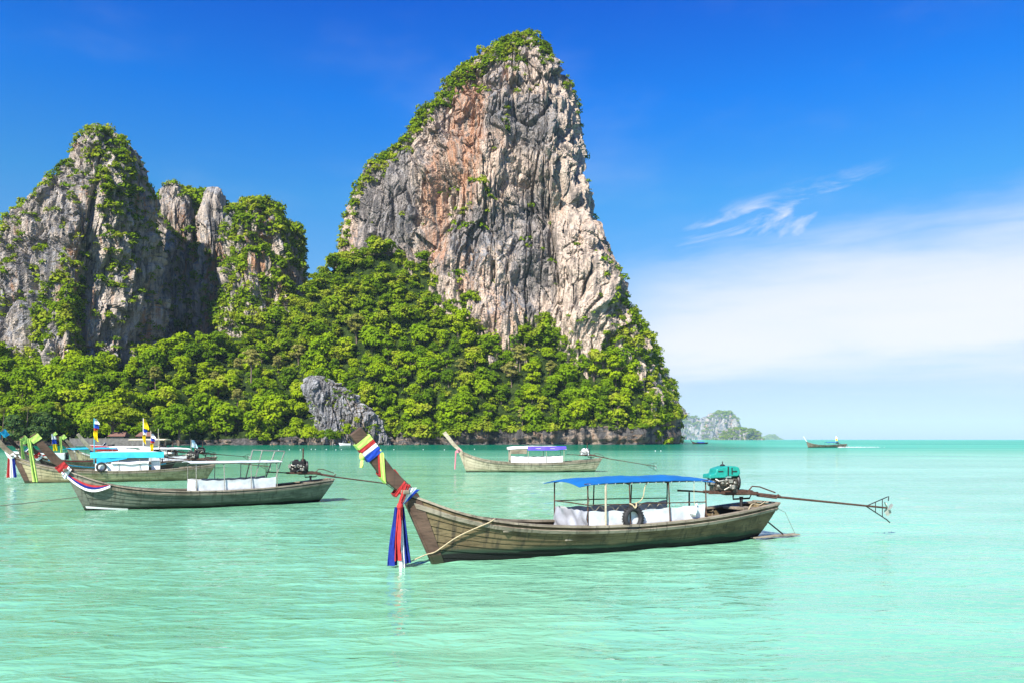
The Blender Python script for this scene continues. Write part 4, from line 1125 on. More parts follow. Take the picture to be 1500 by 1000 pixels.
def make_engine(boat, pos, yaw, cover=None, cover_mat=None, shaft=5.0, drop=0.5, tiller=1.7, body=M_ENGINE, exhaust=True, rag=False):
    """engine on its pivot; local +x points aft along the shaft"""
    e = MB()
    e.box((-0.30, 0, 0.34), (0.62, 0.36, 0.36)).box((-0.52, 0.02, 0.24), (0.30, 0.30, 0.26)).box((0.0, 0, 0.30), (0.14, 0.42, 0.42))
    for k in range(4): e.lathe([(0.07, -0.11), (0.085, -0.05), (0.085, 0.04), (0.05, 0.12)], (-0.55 + k * 0.15, 0.24, 0.40 + 0.03 * (k % 2)), 'Y', 8)
    for k in range(3): e.box((-0.46 + k * 0.17, 0.22, 0.22), (0.10, 0.16, 0.12))
    e.tube([(-0.62, 0.16, 0.44), (-0.5, 0.30, 0.38), (-0.25, 0.30, 0.34), (-0.1, 0.22, 0.46)], 0.035, 7)
    e.tube([(-0.60, -0.14, 0.44), (-0.5, -0.30, 0.36), (-0.2, -0.30, 0.36), (-0.06, -0.2, 0.48)], 0.035, 7)
    eng = e.build('engine', body, boat, bevel=0.012)
    eng.location = pos; eng.rotation_euler = (0, 0, yaw)
    ft = MB()
    for sy in (-1, 1):
        for k in range(5): ft.lathe([(0.02, -0.03), (0.045, -0.02), (0.045, 0.03), (0.02, 0.05)], (-0.60 + k * 0.13, sy * 0.33, 0.30 + 0.09 * ((k * 7) % 3)), 'Y', 7)
        ft.tube([(-0.66, sy * .26, .50), (-.58, sy * .34, .44), (-.44, sy * .36, .47), (-.34, sy * .32, .38)], .028, 6).tube([(-.40, sy * .3, .18), (-.28, sy * .36, .26), (-.16, sy * .34, .22)], .026, 6)
        ft.box((-.22, sy * .33, .44), (.12, .10, .10)).box((-.70, sy * .12, .40), (.10, .12, .14)).lathe([(.02, 0), (.07, .01), (.07, .12), (.03, .14)], (-.12, sy * .29, .20), 'Z', 9)
    ft.build('fittings', M_ALU, eng, bevel=.008)
    MB().lathe([(0.05, -0.05), (0.25, -0.04), (0.27, 0.0), (0.25, 0.05), (0.10, 0.07)], (0.10, 0, 0.40), 'X', 20).build('flywheel', M_DARK, eng, True)
    if cover:
        c = MB()
        pr = [(-0.86, 0.52), (-0.84, 0.64), (-0.66, 0.66), (-0.62, 0.80), (-0.36, 0.88), (-0.02, 0.88), (0.10, 0.84), (0.14, 0.66), (0.06, 0.58), (-0.30, 0.58), (-0.34, 0.54)]
        c.prism(pr, -0.26, 0.26)
        cv = c.build('engine_cover', cover_mat, eng, bevel=0.04)
        s_ = MB()
        for x0 in (-0.50, -0.06): s_.box((x0, 0, 0.73), (0.16, 0.55, 0.03))
        s_.build('vent_slot', M_DARK, cv)
        s_ = MB(); s_.box((-0.26, 0, 0.74), (0.035, 0.545, 0.26)).box((-0.14, 0, 0.74), (0.03, 0.545, 0.2)); s_.build('strap', M_DARK, cv)
        MB().lathe([(0.07, 0.86), (0.08, 0.9), (0.05, 0.93), (0.015, 0.94), (0.015, 1.02)], (-0.30, 0.05, 0), 'Z', 10).build('filler_cap', M_DARK, cv)
    else:
        c = MB().box((-0.30, 0, 0.58), (0.56, 0.34, 0.16)).box((-0.38, 0.05, 0.68), (0.20, 0.2, 0.12)).lathe([(0.10, 0.5), (0.13, 0.56), (0.13, 0.72), (0.07, 0.76)], (-0.05, 0.12, 0), 'Z', 10)
        c.build('engine_head', body, eng, bevel=0.02)
        if exhaust: MB().tube([(-0.10, -0.1, 0.6), (-0.08, -0.12, 0.95), (-0.08, -0.12, 1.28)], 0.035, 7).build('exhaust_pipe', M_STEEL, eng)
        MB().tube([(-0.62, 0.2, 0.15), (-0.72, 0.2, 0.4), (-0.62, 0.2, 0.62), (-0.35, 0.2, 0.72)], 0.02, 6).build('guard_hoop', M_DARK, eng)
    fr = MB()
    for sy in (-0.2, 0.2):
        fr.bar((-0.85, sy, 0.10), (0.75, sy * 0.7, 0.06), 0.06, 0.09)
    fr.box((-0.6, 0, 0.1), (0.06, 0.44, 0.07)).box((0.05, 0, 0.09), (0.7, 0.3, 0.16)).box((0.42, 0, 0.08), (0.36, 0.24, 0.14))
    fr.build('engine_frame', M_STEEL, eng, bevel=0.01)
    MB().tube([(0.02, 0, 0.03), (0.02, 0, -0.12), (0.55, 0, -0.10), (0.62, 0, 0.05)], 0.03, 6).lathe([(0.05, -0.45), (0.05, -0.1), (0.07, -0.05)], (0.28, 0, 0), 'Z', 8).build('pivot', M_DARK, eng)
    MB().tube([(-0.8, 0, 0.1), (-1.2, 0, 0.13), (-tiller, 0, 0.16)], 0.028, 7).build('tiller', M_STEEL, eng, True)
    end = np.array([shaft, 0, -drop])
    sh = MB().tube([(0.5, 0, 0.06), (shaft * 0.30, 0, 0.06 - drop * .28)], 0.05, 9).tube([(shaft * 0.28, 0, 0.06 - drop * .28), end], [0.036, 0.028], 9)
    shf = sh.build('shaft', M_STEEL, eng, True)
    br = MB().tube([(0.55, 0.05, 0.13), (0.66, 0.05, 0.26), (0.9, 0.05, 0.24), (1.4, 0.02, 0.06)], 0.022, 6).tube([(0.75, -0.08, -0.02), (1.38, -0.08, -0.10), (1.48, -0.02, 0.0)], 0.03, 6)
    br.build('shaft_brace', M_STEEL, shf)
    # propeller with its triangular guard
    gd = MB(); a0 = end * 0.86 + [0, 0, 0]
    gd.tube([a0, end + [0.0, 0, 0.34], end + [0.06, 0, 0.36], end + [0.05, 0, 0.22]], 0.016, 6).tube([a0, end + [-0.02, 0, -0.36], end + [0.10, 0, -0.46]], 0.018, 6)
    for f in (0.45, 0.78): gd.tube([a0 + (end - a0) * f + [0, 0, 0.34 * f], a0 + (end - a0) * f + [0, 0, -0.36 * f]], 0.014, 5)
    gd.build('propeller_guard', M_DARK, eng)
    for k in range(3):
        an = k * 2 * math.pi / 3 + 1.2
        P = np.zeros((6, 5, 3))
        for i, rr in enumerate(np.linspace(0.03, 0.25, 6)):
            wd = 0.10 * math.sin(math.pi * min(0.93, 0.15 + i / 6))
            for j, c_ in enumerate(np.linspace(-1, 1, 5)):
                p_ = np.array([0.04 + c_ * wd * 0.55, c_ * wd, rr]); ca, sa = math.cos(an), math.sin(an)
                P[i, j] = end + [p_[0], p_[1] * ca - p_[2] * sa, p_[1] * sa + p_[2] * ca]
        MB().sheet(P, 0.012).build('propeller_blade', M_BLADE, eng, True)
    return eng


def make_canopy(boat, H, x0, x1, zr, mroof, roof='camber', posts=4, panel_mat=None, panel_top=None, mpost=M_STEEL, over=0.22, droop=0.06, camber=0.16, hw=0.84, rail=True, extra=None):
    n = posts
    def side_y(x):
        t = (x + H.L / 2 + 0.42) / (H.L + 1.28)
        return float(H.half(t)) - 0.03, H.sheer(t)
    for sd in (1, -1):
        for k in range(n):
            x = x0 + (x1 - x0) * k / (n - 1)
            y, z = side_y(x); yy = min(y, hw)
            MB().tube([(x, sd * y, z - 0.05), (x, sd * (y + yy) / 2, (z + zr) / 2), (x, sd * yy, zr + 0.02)], 0.019, 7).build('canopy_post', mpost, boat)
        MB().tube([(x0 + 0.1, sd * hw, zr), ((x0 + x1) / 2, sd * hw, zr + 0.005), (x1 - 0.1, sd * hw, zr)], 0.02, 6).build('roof_rail', mpost, boat)
        if rail:
            ya, za = side_y(x0); yb, zb = side_y(x1)
            zm = za + (zr - za) * 0.52
            MB().tube([(x0, sd * min(ya, hw + .02), zm), ((x0 + x1) / 2, sd * (side_y((x0 + x1) / 2)[0] + .0), zm - 0.02), (x1, sd * min(yb, hw + .02), zm - 0.06)], 0.016, 6).build('side_rail', mpost, boat)
    # roof sheet
    nx_, ny_ = 26, 13
    P = np.zeros((nx_, ny_, 3)); xa, xb = x0 + over, x1 - over
    for i, a in enumerate(np.linspace(0, 1, nx_)):
        for j, c_ in enumerate(np.linspace(-1, 1, ny_)):
            zz = zr + 0.03 + camber * (1 - c_ * c_)
            zz += -droop * (abs(2 * a - 1) ** 4) * 1.5 + 0.012 * math.sin(a * 3 * math.pi * 2) * (1 - c_ * c_) + 0.006 * math.sin(a * 61 + c_ * 4)
            P[i, j] = (xa + (xb - xa) * a, c_ * (hw + 0.07), zz)
    if roof == 'flat': P[..., 2] = zr + 0.05 + 0.05 * (1 - (P[..., 1] / hw) ** 2)
    rf = MB().sheet(P, 0.02).build('canopy_roof', mroof, boat, True)
    for k in range(n):
        x = x0 + (x1 - x0) * k / (n - 1)
        MB().tube([(x, c_ * hw * .96, zr - .035 + camber * (1 - c_ * c_) * (.9 if roof != 'flat' else .3)) for c_ in np.linspace(-1, 1, 7)], 0.016, 5).build('roof_hoop', mpost, boat)
    # cloth or plastic panels along the sides
    if panel_mat:
        for sd in (1, -1):
            segs = panel_mat if isinstance(panel_mat, list) else [(x0, x1, panel_mat)]
            for (pa, pb, pm) in segs:
                m_ = 40; P = np.zeros((10, m_, 3)); wk = 1.6 if pm is M_TARPG else 0.45
                for j, a in enumerate(np.linspace(0, 1, m_)):
                    x = pa + (pb - pa) * a; y, z = side_y(x)
                    for i, b in enumerate(np.linspace(0, 1, 10)):
                        zt_ = z + panel_top + 0.015 * math.sin(a * 40)
                        P[i, j] = (x, sd * (min(y, hw + 0.02) - 0.015 + wk * (0.012 * math.sin(a * 23 + b * 3) + 0.010 * math.sin(a * 9 + b * 7 + pa) + 0.012 * math.sin((a * 6 - b * 5)))), z - 0.02 + (zt_ - z + 0.02) * b)
                MB().sheet(P, 0.012).build('side_panel', pm, boat, True)
                # lashing up to the rail
                if rail and sd > 0:
                    lc = MB(); nl_ = max(3, int(abs(pb - pa) / 0.32))
                    for q_ in range(nl_):
                        xa_ = pa + (pb - pa) * (q_ + .1) / nl_; xb_ = pa + (pb - pa) * (q_ + .6) / nl_; xc_ = pa + (pb - pa) * (q_ + 1.1) / nl_
                        y, z = side_y(xb_); zm = z + (zr - z) * 0.50; yq = min(y, hw)
                        lc.tube([(xa_, sd * yq, zm), (xb_, sd * yq, z + panel_top), (xc_, sd * yq, zm)], 0.006, 4)
                    lc.build('lashing', M_ROPE, boat)
    return side_y


def rope(name, pts, r, mat, label, parent=None):
    P = np.array(pts, float)
    # smooth by subdivision
    for _ in range(3):
        Q = [P[0]]
        for i in range(len(P) - 1): Q += [P[i] * .75 + P[i + 1] * .25, P[i] * .25 + P[i + 1] * .75]
        Q.append(P[-1]); P = np.array(Q)
    o = MB().tube(P, r, 6).build(name, mat, None, True)
    return tag(o, label, 'rope')


def frame_of(bow, stern):
    """Empty pose for a boat whose stem foot and transom stand at these water points"""
    b, s = Vector((*bow, 0)), Vector((*stern, 0)); d = (b - s)
    return (b + s) / 2, math.atan2(d.y, d.x), d.length


def local(pose, p):
    (c, rz, L), ca, sa = pose, math.cos(pose[1]), math.sin(pose[1])
    return np.array([c.x + p[0] * ca - p[1] * sa, c.y + p[0] * sa + p[1] * ca, p[2]])


def finish(name, pose, label, cat):
    o = empty(name, pose[0], pose[1]); tag(o, label, cat)
    return o


def tyre(boatpose, p, R, r, label):
    me = MB(); n, k = 28, 10; V = []
    for i in range(n):
        a = 2 * math.pi * i / n
        for j in range(k):
            b = 2 * math.pi * j / k; rr = R + r * math.cos(b) * (1.15 if math.cos(b) > 0 else 0.8)
            V.append((rr * math.cos(a), r * 0.95 * math.sin(b), rr * math.sin(a)))
    F_ = []
    for i in range(n):
        for j in range(k): F_.append((i * k + j, ((i + 1) % n) * k + j, ((i + 1) % n) * k + (j + 1) % k, i * k + (j + 1) % k))
    me.add(V, F_)
    for i in range(28):      # tread blocks
        a = 2 * math.pi * i / 28
        me.box(((R + r * 1.14) * math.cos(a), 0, (R + r * 1.14) * math.sin(a)), (0.018, r * 1.2, 0.035), Matrix.Rotation(-a, 3, 'Y'))
    o = me.build('tyre', M_RUBBER, None, True)
    o.location = local(boatpose, p); o.rotation_euler = (math.radians(4), 0, boatpose[1])
    return tag(o, label, 'tyre')


def ribbon_root(pose, label):
    o = empty('bow_ribbon', pose[0], pose[1]); tag(o, label, 'ribbon', 'cloth ribbons on boat bows')
    return o


# ---- the near boat with the blue canopy
P1 = frame_of((-1.88, 19.56), (7.5, 24.5))
H1 = Hull(P1[2])
b1 = finish('longtail_boat', P1, 'weathered brown wooden long-tail boat with blue canopy, nearest in front', 'boat')
g1 = make_hull(b1, H1, M_HULL1, M_RAIL, M_POST, 8, tip_w=.39, mpost=M_POST)
sy1 = make_canopy(b1, H1, 1.40, -2.55, 1.84, M_BLUE, 'camber', 4, [(1.37, -2.52, M_TARPW)], 0.42, M_STEEL, 0.30, 0.06, 0.10)


def front_panel(boat, H, x, z0, z1, hw, mat, wk):
    P = np.zeros((10, 30, 3))
    for i, b in enumerate(np.linspace(0, 1, 10)):
        for j, a in enumerate(np.linspace(-1, 1, 30)):
            P[i, j] = (x + wk * (.03 * math.sin(a * 5 - b * 3) + .02 * math.sin(a * 11 + b * 5) + .02 * math.sin(a * 3 + b * 8)), a * hw, z0 + (z1 - z0) * b + .01 * math.sin(a * 20))
    MB().sheet(P, .012).build('front_panel', mat, boat, True)


front_panel(b1, H1, 1.42, .55, 1.14, .86, M_TARPG, 1.0)
MB().tube([(1.40, -.86, 1.30), (1.40, 0, 1.31), (1.40, .86, 1.30)], .016, 6).build('front_rail', M_STEEL, b1)
for k, (xx, zz, yy) in enumerate([(0.86, 1.5, 0.9)]):
    MB().tube([(xx, yy - .02, 0.6), (xx + .02, yy, 1.2), (xx, yy - .03, 1.86)], 0.03, 7).build('wooden_pole', M_POSTP, b1)
make_engine(b1, (-4.35, 0, 1.32), math.pi + math.radians(-18), True, M_TEAL, 5.15, 0.46, 1.75)
tl_ = MB()
for k in range(16):
    xx = 1.35 - 4.0 * k / 15
    tl_.tube([(xx, .83, 1.80), (xx + .01, .87, 1.80), (xx + .03, .915, 1.845)], .007, 5)
tl_.build('roof_ties', M_WCLOTH, b1)
MB().box((-4.62, 0, 0.93), (0.5, 0.9, 0.08)).box((-4.62, 0, 0.80), (0.12, 0.2, 0.3)).build('engine_bed', M_RAIL, b1, bevel=0.015)
MB().tube([(-3.1, -0.5, 0.7), (-3.1, -0.5, 1.42)], 0.025, 6).build('prop_stick', M_STEEL, b1)
stp = MB().box((-5.75, 0.32, 0.05), (1.9, 0.30, 0.04)); stp.build('stern_step', M_RAIL, b1, bevel=0.01)
MB().tube([(-5.25, 0.35, 0.62), (-6.1, 0.33, 0.08)], 0.022, 6).build('step_strut', M_DARK, b1)
MB().tube([(-5.7, 0.3, 0.95), (-6.2, 0.32, 0.75), (-6.6, 0.33, 0.09)], 0.007, 5).build('step_line', M_ROPED, b1)
MB().box((1.9, 0.0, 0.42), (0.24, 1.5, 0.04)).build('thwart', M_RAIL, b1)
MB().box((3.6, 0.0, 0.72), (0.26, 1.25, 0.04)).build('thwart', M_RAIL, b1)
tyre(P1, (0.02, 0.93, 0.90), 0.245, 0.075, 'black tyre fender hanging by rope on the nearest boat')
y_, z_ = sy1(0.02)
rope('rope', [local(P1, q_) for q_ in [(0.12, .90, 1.30), (0.05, .97, 1.26), (0.0, .99, 1.16), (-.05, .98, 1.24), (-.1, .90, 1.30)]], 0.02, M_ROPE, 'pale knotted rope over the top of the tyre fender')
rope('rope', [local(P1, q_) for q_ in [(-0.02, .88, 1.28), (-.35, .86, 1.36), (-.42, .85, 1.75), (-.52, .84, 1.84)]], 0.014, M_ROPE, 'pale rope from the tyre fender up to the blue canopy')
rope('rope', [local(P1, q_) for q_ in [(1.2, .5, 1.9), (1.22, .55, 1.6), (1.24, .7, 1.32), (1.26, .45, 1.28)]], 0.011, M_ROPE, 'thin rope hanging inside the front of the blue canopy')
xr_ = 3.3; yq_, zq_ = sy1(xr_)
rp_ = [tuple(H1.P(np.array([t_]), np.array([q_]), o_)[0] + [0, 0, dz_]) for t_, q_, o_, dz_ in [(.80, 1., -.3, .06), (.815, 1., .03, .09), (.83, .97, .10, 0), (.87, .78, .085, 0), (.92, .56, .085, 0), (.965, .36, .085, 0), (.99, .27, .08, 0)]]
rope('rope', [local(P1, q_) for q_ in rp_ + [(5.62, .04, .20), (6.9, .14, -.3)]], 0.016, M_ROPE, 'tan mooring rope slung over the bow planks of the nearest boat')
rope('rope', [local(P1, q_) for q_ in [(-4.3, .72, .95), (-4.6, .55, 1.12), (-4.9, .55, 1.02), (-5.2, .45, 1.12), (-5.5, .2, 1.1)]], 0.016, M_ROPE, 'slack pale rope along the stern of the nearest boat')
jg = MB().lathe([(0.02, -0.16), (0.085, -0.15), (0.09, -0.02), (0.085, 0.08), (0.03, 0.13), (0.028, 0.18), (0.034, 0.18), (0.034, 0.21)], (0, 0, 0), 'Z', 12)
j_ = jg.build('plastic_jug', M_WHITE, None, True); j_.location = local(P1, (-2.1, 0.90, 1.02)); j_.rotation_euler = (0.2, math.radians(-35), P1[1])
tag(j_, 'white plastic jug hanging on the side panel of the nearest boat', 'jug')
rope('rope', [local(P1, q_) for q_ in [(-2.1, .90, 1.16), (-2.1, .88, 1.4), (-2.12, .86, 1.84)]], 0.007, M_ROPE, 'thin line holding the white plastic jug')

rb = ribbon_root(P1, 'lime, red, white and blue cloths wrapped round the nearest bow post')
wrap_band(g1, .80, .88, .085).build('band', M_LIME, rb); wrap_band(g1, .745, .795, .085).build('band', M_RED, rb)
wrap_band(g1, .69, .74, .085).build('band', M_WCLOTH, rb); wrap_band(g1, .60, .685, .085, .02).build('band', M_RBLUE, rb)
wrap_band(g1, .40, .50, .085, .018, -0.16).build('band', M_LIME, rb); wrap_band(g1, .50, .545, .085, .014, -0.15).build('band', M_RED, rb)
fr_ = np.array([g1['nx'], 0, g1['nz']]); midp = lambda s: np.array([g1['xj'] + (g1['xt'] - g1['xj']) * s, 0, g1['zj'] + (g1['top'] - g1['zj']) * s])
kn = midp(.70) + fr_ * (g1['w1'] + .03)
MB().lathe([(0.02, -0.10), (0.07, -0.05), (0.08, 0.02), (0.05, 0.09), (0.01, 0.12)], kn, 'Z', 9).build('knot', M_LIME, rb, True)
strip(kn, kn + [0.02, 0.02, -0.26], 6, lambda a: .07 + .05 * a, (0, 1, 0)).build('tail', M_LIME, rb, True)
strip(midp(.30) - fr_ * .19, midp(-.02) - fr_ * .2, 6, lambda a: .06, (0, 1, 0)).build('strand', M_RED, rb, True)

rb = ribbon_root(P1, 'long navy, red and white cloth tied below the nearest bow post, hanging to the water')
wrap_band(g1, .03, .085, .10, .02, -.02).build('band', M_RED, rb)
kx = np.array([g1['xj'] + 0.10, 0.15, g1['zj'] - 0.32])
top_l = np.array([g1['xj'] - 0.16, 0.27, g1['zj'] + 0.12])
strip(top_l, kx, 8, lambda a: .26 - .18 * a, (1, 0, 0), .012, .02, 1.).build('tail', M_WCLOTH, rb, True)
strip(top_l + [.12, .03, .08], kx + [.02, .03, 0], 8, lambda a: .16 - .08 * a, (1, 0, 0), .012, .02, 2.).build('tail', M_RED, rb, True)
strip(top_l + [-.16, .0, -.05], kx + [-.02, .0, 0], 8, lambda a: .09 - .03 * a, (1, 0, 0), .012, .01, .3).build('tail', M_RBLUE, rb, True)
MB().lathe([(0.02, -0.10), (0.07, -0.05), (0.085, 0.0), (0.06, 0.07), (0.01, 0.10)], kx + [0, 0.03, 0], 'Z', 9).build('knot', M_RED, rb, True)
side1 = np.array([1.0, 0.25, 0])
strip(kx + [-.08, -.02, -.02], kx + [-.15, .02, -1.36], 14, lambda a: .09 + .15 * a, side1, .012, .055, .6).build('tail', M_NAVY, rb, True)
strip(kx + [.08, -.02, -.02], kx + [.18, 0, -1.40], 14, lambda a: .09 + .14 * a, side1, .012, .055, 2.1).build('tail', M_NAVY, rb, True)
strip(kx + [0, .05, -.02], kx + [.06, .08, -1.28], 14, lambda a: .12 + .12 * a, side1, .012, .05, 3.4).build('tail', M_RED, rb, True)
strip(kx + [-.02, .03, -.02], kx + [-.03, .10, -1.52], 14, lambda a: .07 + .07 * a, side1, .012, .02, 1.2).build('tail', M_WCLOTH, rb, True)

# ---- the green-grey boat with the white awning, left
P2 = frame_of((-17.7, 33.3), (-9.3, 38.9))
H2 = Hull(P2[2], 1.95)
b2 = finish('longtail_boat', P2, 'green-grey wooden long-tail boat with white awning, left foreground', 'boat')
g2 = make_hull(b2, H2, M_HULL2, M_RAIL, M_HULL2, 7, top=3.15, tip_w=.32, mpost=M_POST)
sy2 = make_canopy(b2, H2, 0.95, -2.6, 1.92, M_TARPW, 'flat', 4, [(0.9, -2.55, M_TARPW)], 0.50, M_ALU, 0.24, 0.05, 0.10, rail=False)
MB().tube([(-1.6, .75, 1.1), (-1.95, .78, 2.5), (-1.95, -.78, 2.5), (-1.6, -.75, 1.1)], .03, 7).tube([(-2.5, .72, 1.0), (-3.0, .74, 2.45), (-3.0, -.74, 2.45), (-2.5, -.72, 1.0)], .03, 7).tube([(-1.95, .78, 2.5), (-3.0, .74, 2.45)], .03, 7).build('awning_frame', M_ALU, b2)
front_panel(b2, H2, .97, .6, 1.2, .85, M_TARPW, .5)
make_engine(b2, (-4.2, 0, 1.30), math.pi + math.radians(-12), False, None, 4.6, 0.6, 1.8, M_DARK)
MB().box((-4.4, 0, .92), (.5, .9, .08)).box((-4.4, 0, .8), (.12, .2, .3)).build('engine_bed', M_RAIL, b2, bevel=.015)
for sd in (1, -1):
    t_ = np.linspace(.84, .995, 12); P = np.stack([H2.P(t_, np.full(12, q_), .062) for q_ in (.215, .26)], 0)
    MB().sheet(P if sd > 0 else mirror(P), .01).build('waterline_stripe', M_WHITE, b2)
rb = ribbon_root(P2, 'lime green cloth with a long tail on the post of the awning boat')
wrap_band(g2, .85, .99, .09, .02).build('band', M_LIME, rb)
kn2 = np.array([g2['xt'] + g2['nx'] * .18, .1, g2['top'] + g2['nz'] * .18])
strip(kn2, kn2 + [-.22, .1, -1.75], 14, lambda a: .15 + .05 * a, (1, .3, .1), .012, .02).build('tail', M_LIME, rb, True)
rb = ribbon_root(P2, 'red, white and navy cloths draped round the bow of the awning boat')
wrap_band(g2, .02, .17, .09, .03).build('band', M_RED, rb); wrap_band(g2, -.12, -.02, .10, .04, -.05).build('band', M_WCLOTH, rb)
for k, (mt, dz) in enumerate([(M_RED, 0.02), (M_NAVY, -.07), (M_WCLOTH, -.18)]):
    P = np.zeros((3, 14, 3))
    for j, a in enumerate(np.linspace(0, 1, 14)):
        xx = g2['xj'] + .12 - a * 1.75; tq = (xx + H2.L / 2 + .42) / (H2.L + 1.28)
        yy = float(H2.half(min(tq, 1.0))) + .09; zz = H2.sheer(min(tq, 1.0)) - .02 - .26 * math.sin(math.pi * a) + dz * (math.sin(math.pi * a) * .9 + .1)
        for i in range(3): P[i, j] = (xx, yy + .006 * k, zz + .05 - .05 * i)
    MB().sheet(P, .015).build('drape', mt, rb, True)
rope('rope', [local(P2, q_) for q_ in [(5.4, .05, .62), (8.0, .4, .40), (12.5, 1.2, .20), (20, 2.0, .02)]], .02, M_ROPED, 'dark mooring line from the stem of the awning boat')

# ---- the pale boat with the violet canopy, middle distance
P3 = frame_of((-4.06, 72.9), (7.8, 74.0))
H3 = Hull(P3[2], 2.2); H3.Z = H3.Z * 1.18
b3 = finish('longtail_boat', P3, 'pale wooden long-tail boat with violet and white canopy, middle distance', 'boat')
g3 = make_hull(b3, H3, M_HULL3, M_RAIL, M_HULL3, 6, top=3.62, tip_w=.42, mpost=M_POSTP)
sy3 = make_canopy(b3, H3, 2.1, -2.8, 2.15, M_WCLOTH, 'camber', 4, [(2.05, -2.7, M_TARPW)], .62, M_POSTP, .25, .08, .22, hw=.95, rail=False)
P = np.zeros((5, 20, 3))
for j, a in enumerate(np.linspace(0, 1, 20)):
    for i in range(5): P[i, j] = (0.55 - 3.55 * a, .98 + .03 * math.sin(a * 17) + .02 * i, 2.38 - .09 * i + (.12 * i / 4 * max(0, a - .75) * 4))
MB().sheet(P, .015).build('violet_valance', M_PURPLE, b3, True)
MB().box((2.12, 0, 1.60), (.03, 1.7, 1.0)).build('front_panel', M_POSTP, b3)
MB().box((1.35, .97, 1.9), (1.5, .02, .42)).build('side_board', M_HULL6, b3)
make_engine(b3, (-5.2, 0, 1.45), math.pi + math.radians(-4), False, None, 6.3, .95, 2.0, M_TARPW, True)
MB().box((-5.4, 0, 1.05), (.5, .9, .08)).box((-5.4, 0, .9), (.12, .2, .34)).build('engine_bed', M_RAIL, b3)
rb = ribbon_root(P3, 'faded red cloth tail hanging at the bow of the violet-canopied boat')
wrap_band(g3, -.1, .04, .1, .03).build('band', M_PINK, rb)
strip((g3['xj'] + .2, .1, g3['zj'] - .1), (g3['xj'] + .28, .12, g3['zj'] - 1.75), 10, lambda a: .14 - .03 * a, (1, .2, 0)).build('tail', M_PINK, rb, True)

# ---- the cream boat with the cyan canopy behind the awning boat
P4 = frame_of((-33.3, 54.7), (-22.6, 59.3))
H4 = Hull(P4[2], 2.1); H4.Z = H4.Z * 1.08
b4 = finish('longtail_boat', P4, 'cream hulled long-tail boat with cyan canopy, behind the awning boat', 'boat')
g4 = make_hull(b4, H4, M_HULL4, M_RAIL, M_POST, 6, top=3.6, mpost=M_HULL6)
sy4 = make_canopy(b4, H4, 1.45, -2.55, 1.98, M_WCLOTH, 'camber', 4, [(1.6, -1.8, M_WHITE)], .55, M_ALU, .25, .05, .14, hw=.92, rail=False)
P = np.zeros((4, 16, 3))
for j, a in enumerate(np.linspace(0, 1, 16)):
    for i in range(4): P[i, j] = (1.9 - 4.7 * a, 1.0 + .015 * math.sin(a * 30), 2.12 - .14 * i)
MB().sheet(P, .015).build('cyan_valance', M_CYAN, b4, True)
P = np.zeros((5, 10, 3))
for j, a in enumerate(np.linspace(0, 1, 10)):
    for i in range(5): P[i, j] = (1.5 - 1.9 * a, .98 + .02 * math.sin(a * 8), 1.72 - (.42 - .34 * a) * i / 4)
MB().sheet(P, .015).build('blue_tarpaulin', M_SKYCLOTH, b4, True)
P = np.zeros((5, 12, 3))
for j, a in enumerate(np.linspace(0, 1, 12)):
    for i in range(5): P[i, j] = (.6 - 2.4 * a, 1.05 - .18 * i, 1.28 + .50 * (i / 4) + .04 * math.sin(a * 9))
MB().sheet(P, .02).build('white_tarpaulin', M_WHITE, b4, True)
MB().box((-2.25, .1, 1.1), (.6, 1.0, .7)).build('white_box', M_WHITE, b4, bevel=.03)
make_engine(b4, (-5.0, 0, 1.45), math.pi + math.radians(-10), False, None, 5.2, .5, 1.8, M_DARK)
tyre(P4, (1.2, 1.12, 1.08), .26, .07, 'black tyre on the white panel of the cream hulled boat')
rb = ribbon_root(P4, 'red, white and navy cloth tail at the bow of the cream hulled boat')
wrap_band(g4, -.08, .06, .1, .04).build('band', M_WCLOTH, rb)
for k, mt in enumerate((M_RED, M_WCLOTH, M_NAVY)):
    strip((g4['xj'] + .15 - .12 * k, .12, g4['zj'] - .1), (g4['xj'] + .2 - .2 * k, .14, g4['zj'] - 1.45), 10, lambda a: .16 + .04 * a, (1, .2, 0), .012, .02, k).build('tail', mt, rb, True)


# ---- boats moored farther back
def back_boat(bow, heading, L, scale, label, mh, mpost, roof=None, engine=True, stripe=None, panel=None):
    h = Vector((math.sin(heading), math.cos(heading)))           # direction from bow to stern
    pose = frame_of(bow, (bow[0] + h.x * L, bow[1] + h.y * L))
    Hh = Hull(L, 1.95 * scale); Hh.Z = Hh.Z * scale
    bt = finish('longtail_boat', pose, label, 'boat')
    geo = make_hull(bt, Hh, mh, M_RAIL, mh, 5, top=3.17 * scale, tip_w=.34, mpost=mpost, rub=True)
    if roof: make_canopy(bt, Hh, 1.7, -2.6, 2.0, roof, 'camber', 3, panel, .5 if panel else None, M_ALU, .25, .05, .14, hw=.9, rail=False)
    if stripe:
        for sd in (1, -1):
            t_ = np.linspace(.1, .95, 24); e0 = Hh.P(t_, np.full(24, .985), .075); e1 = Hh.P(t_, np.full(24, .93), .075)
            P = np.stack([e0, e1], 0)
            MB().sheet(P if sd > 0 else mirror(P), .012).build('painted_stripe', stripe, bt)
    if engine: make_engine(bt, (-L * .42, 0, 1.35 * scale), math.pi + .1, False, None, 5.2, .4, 1.7, M_DARK)
    return bt, geo, pose


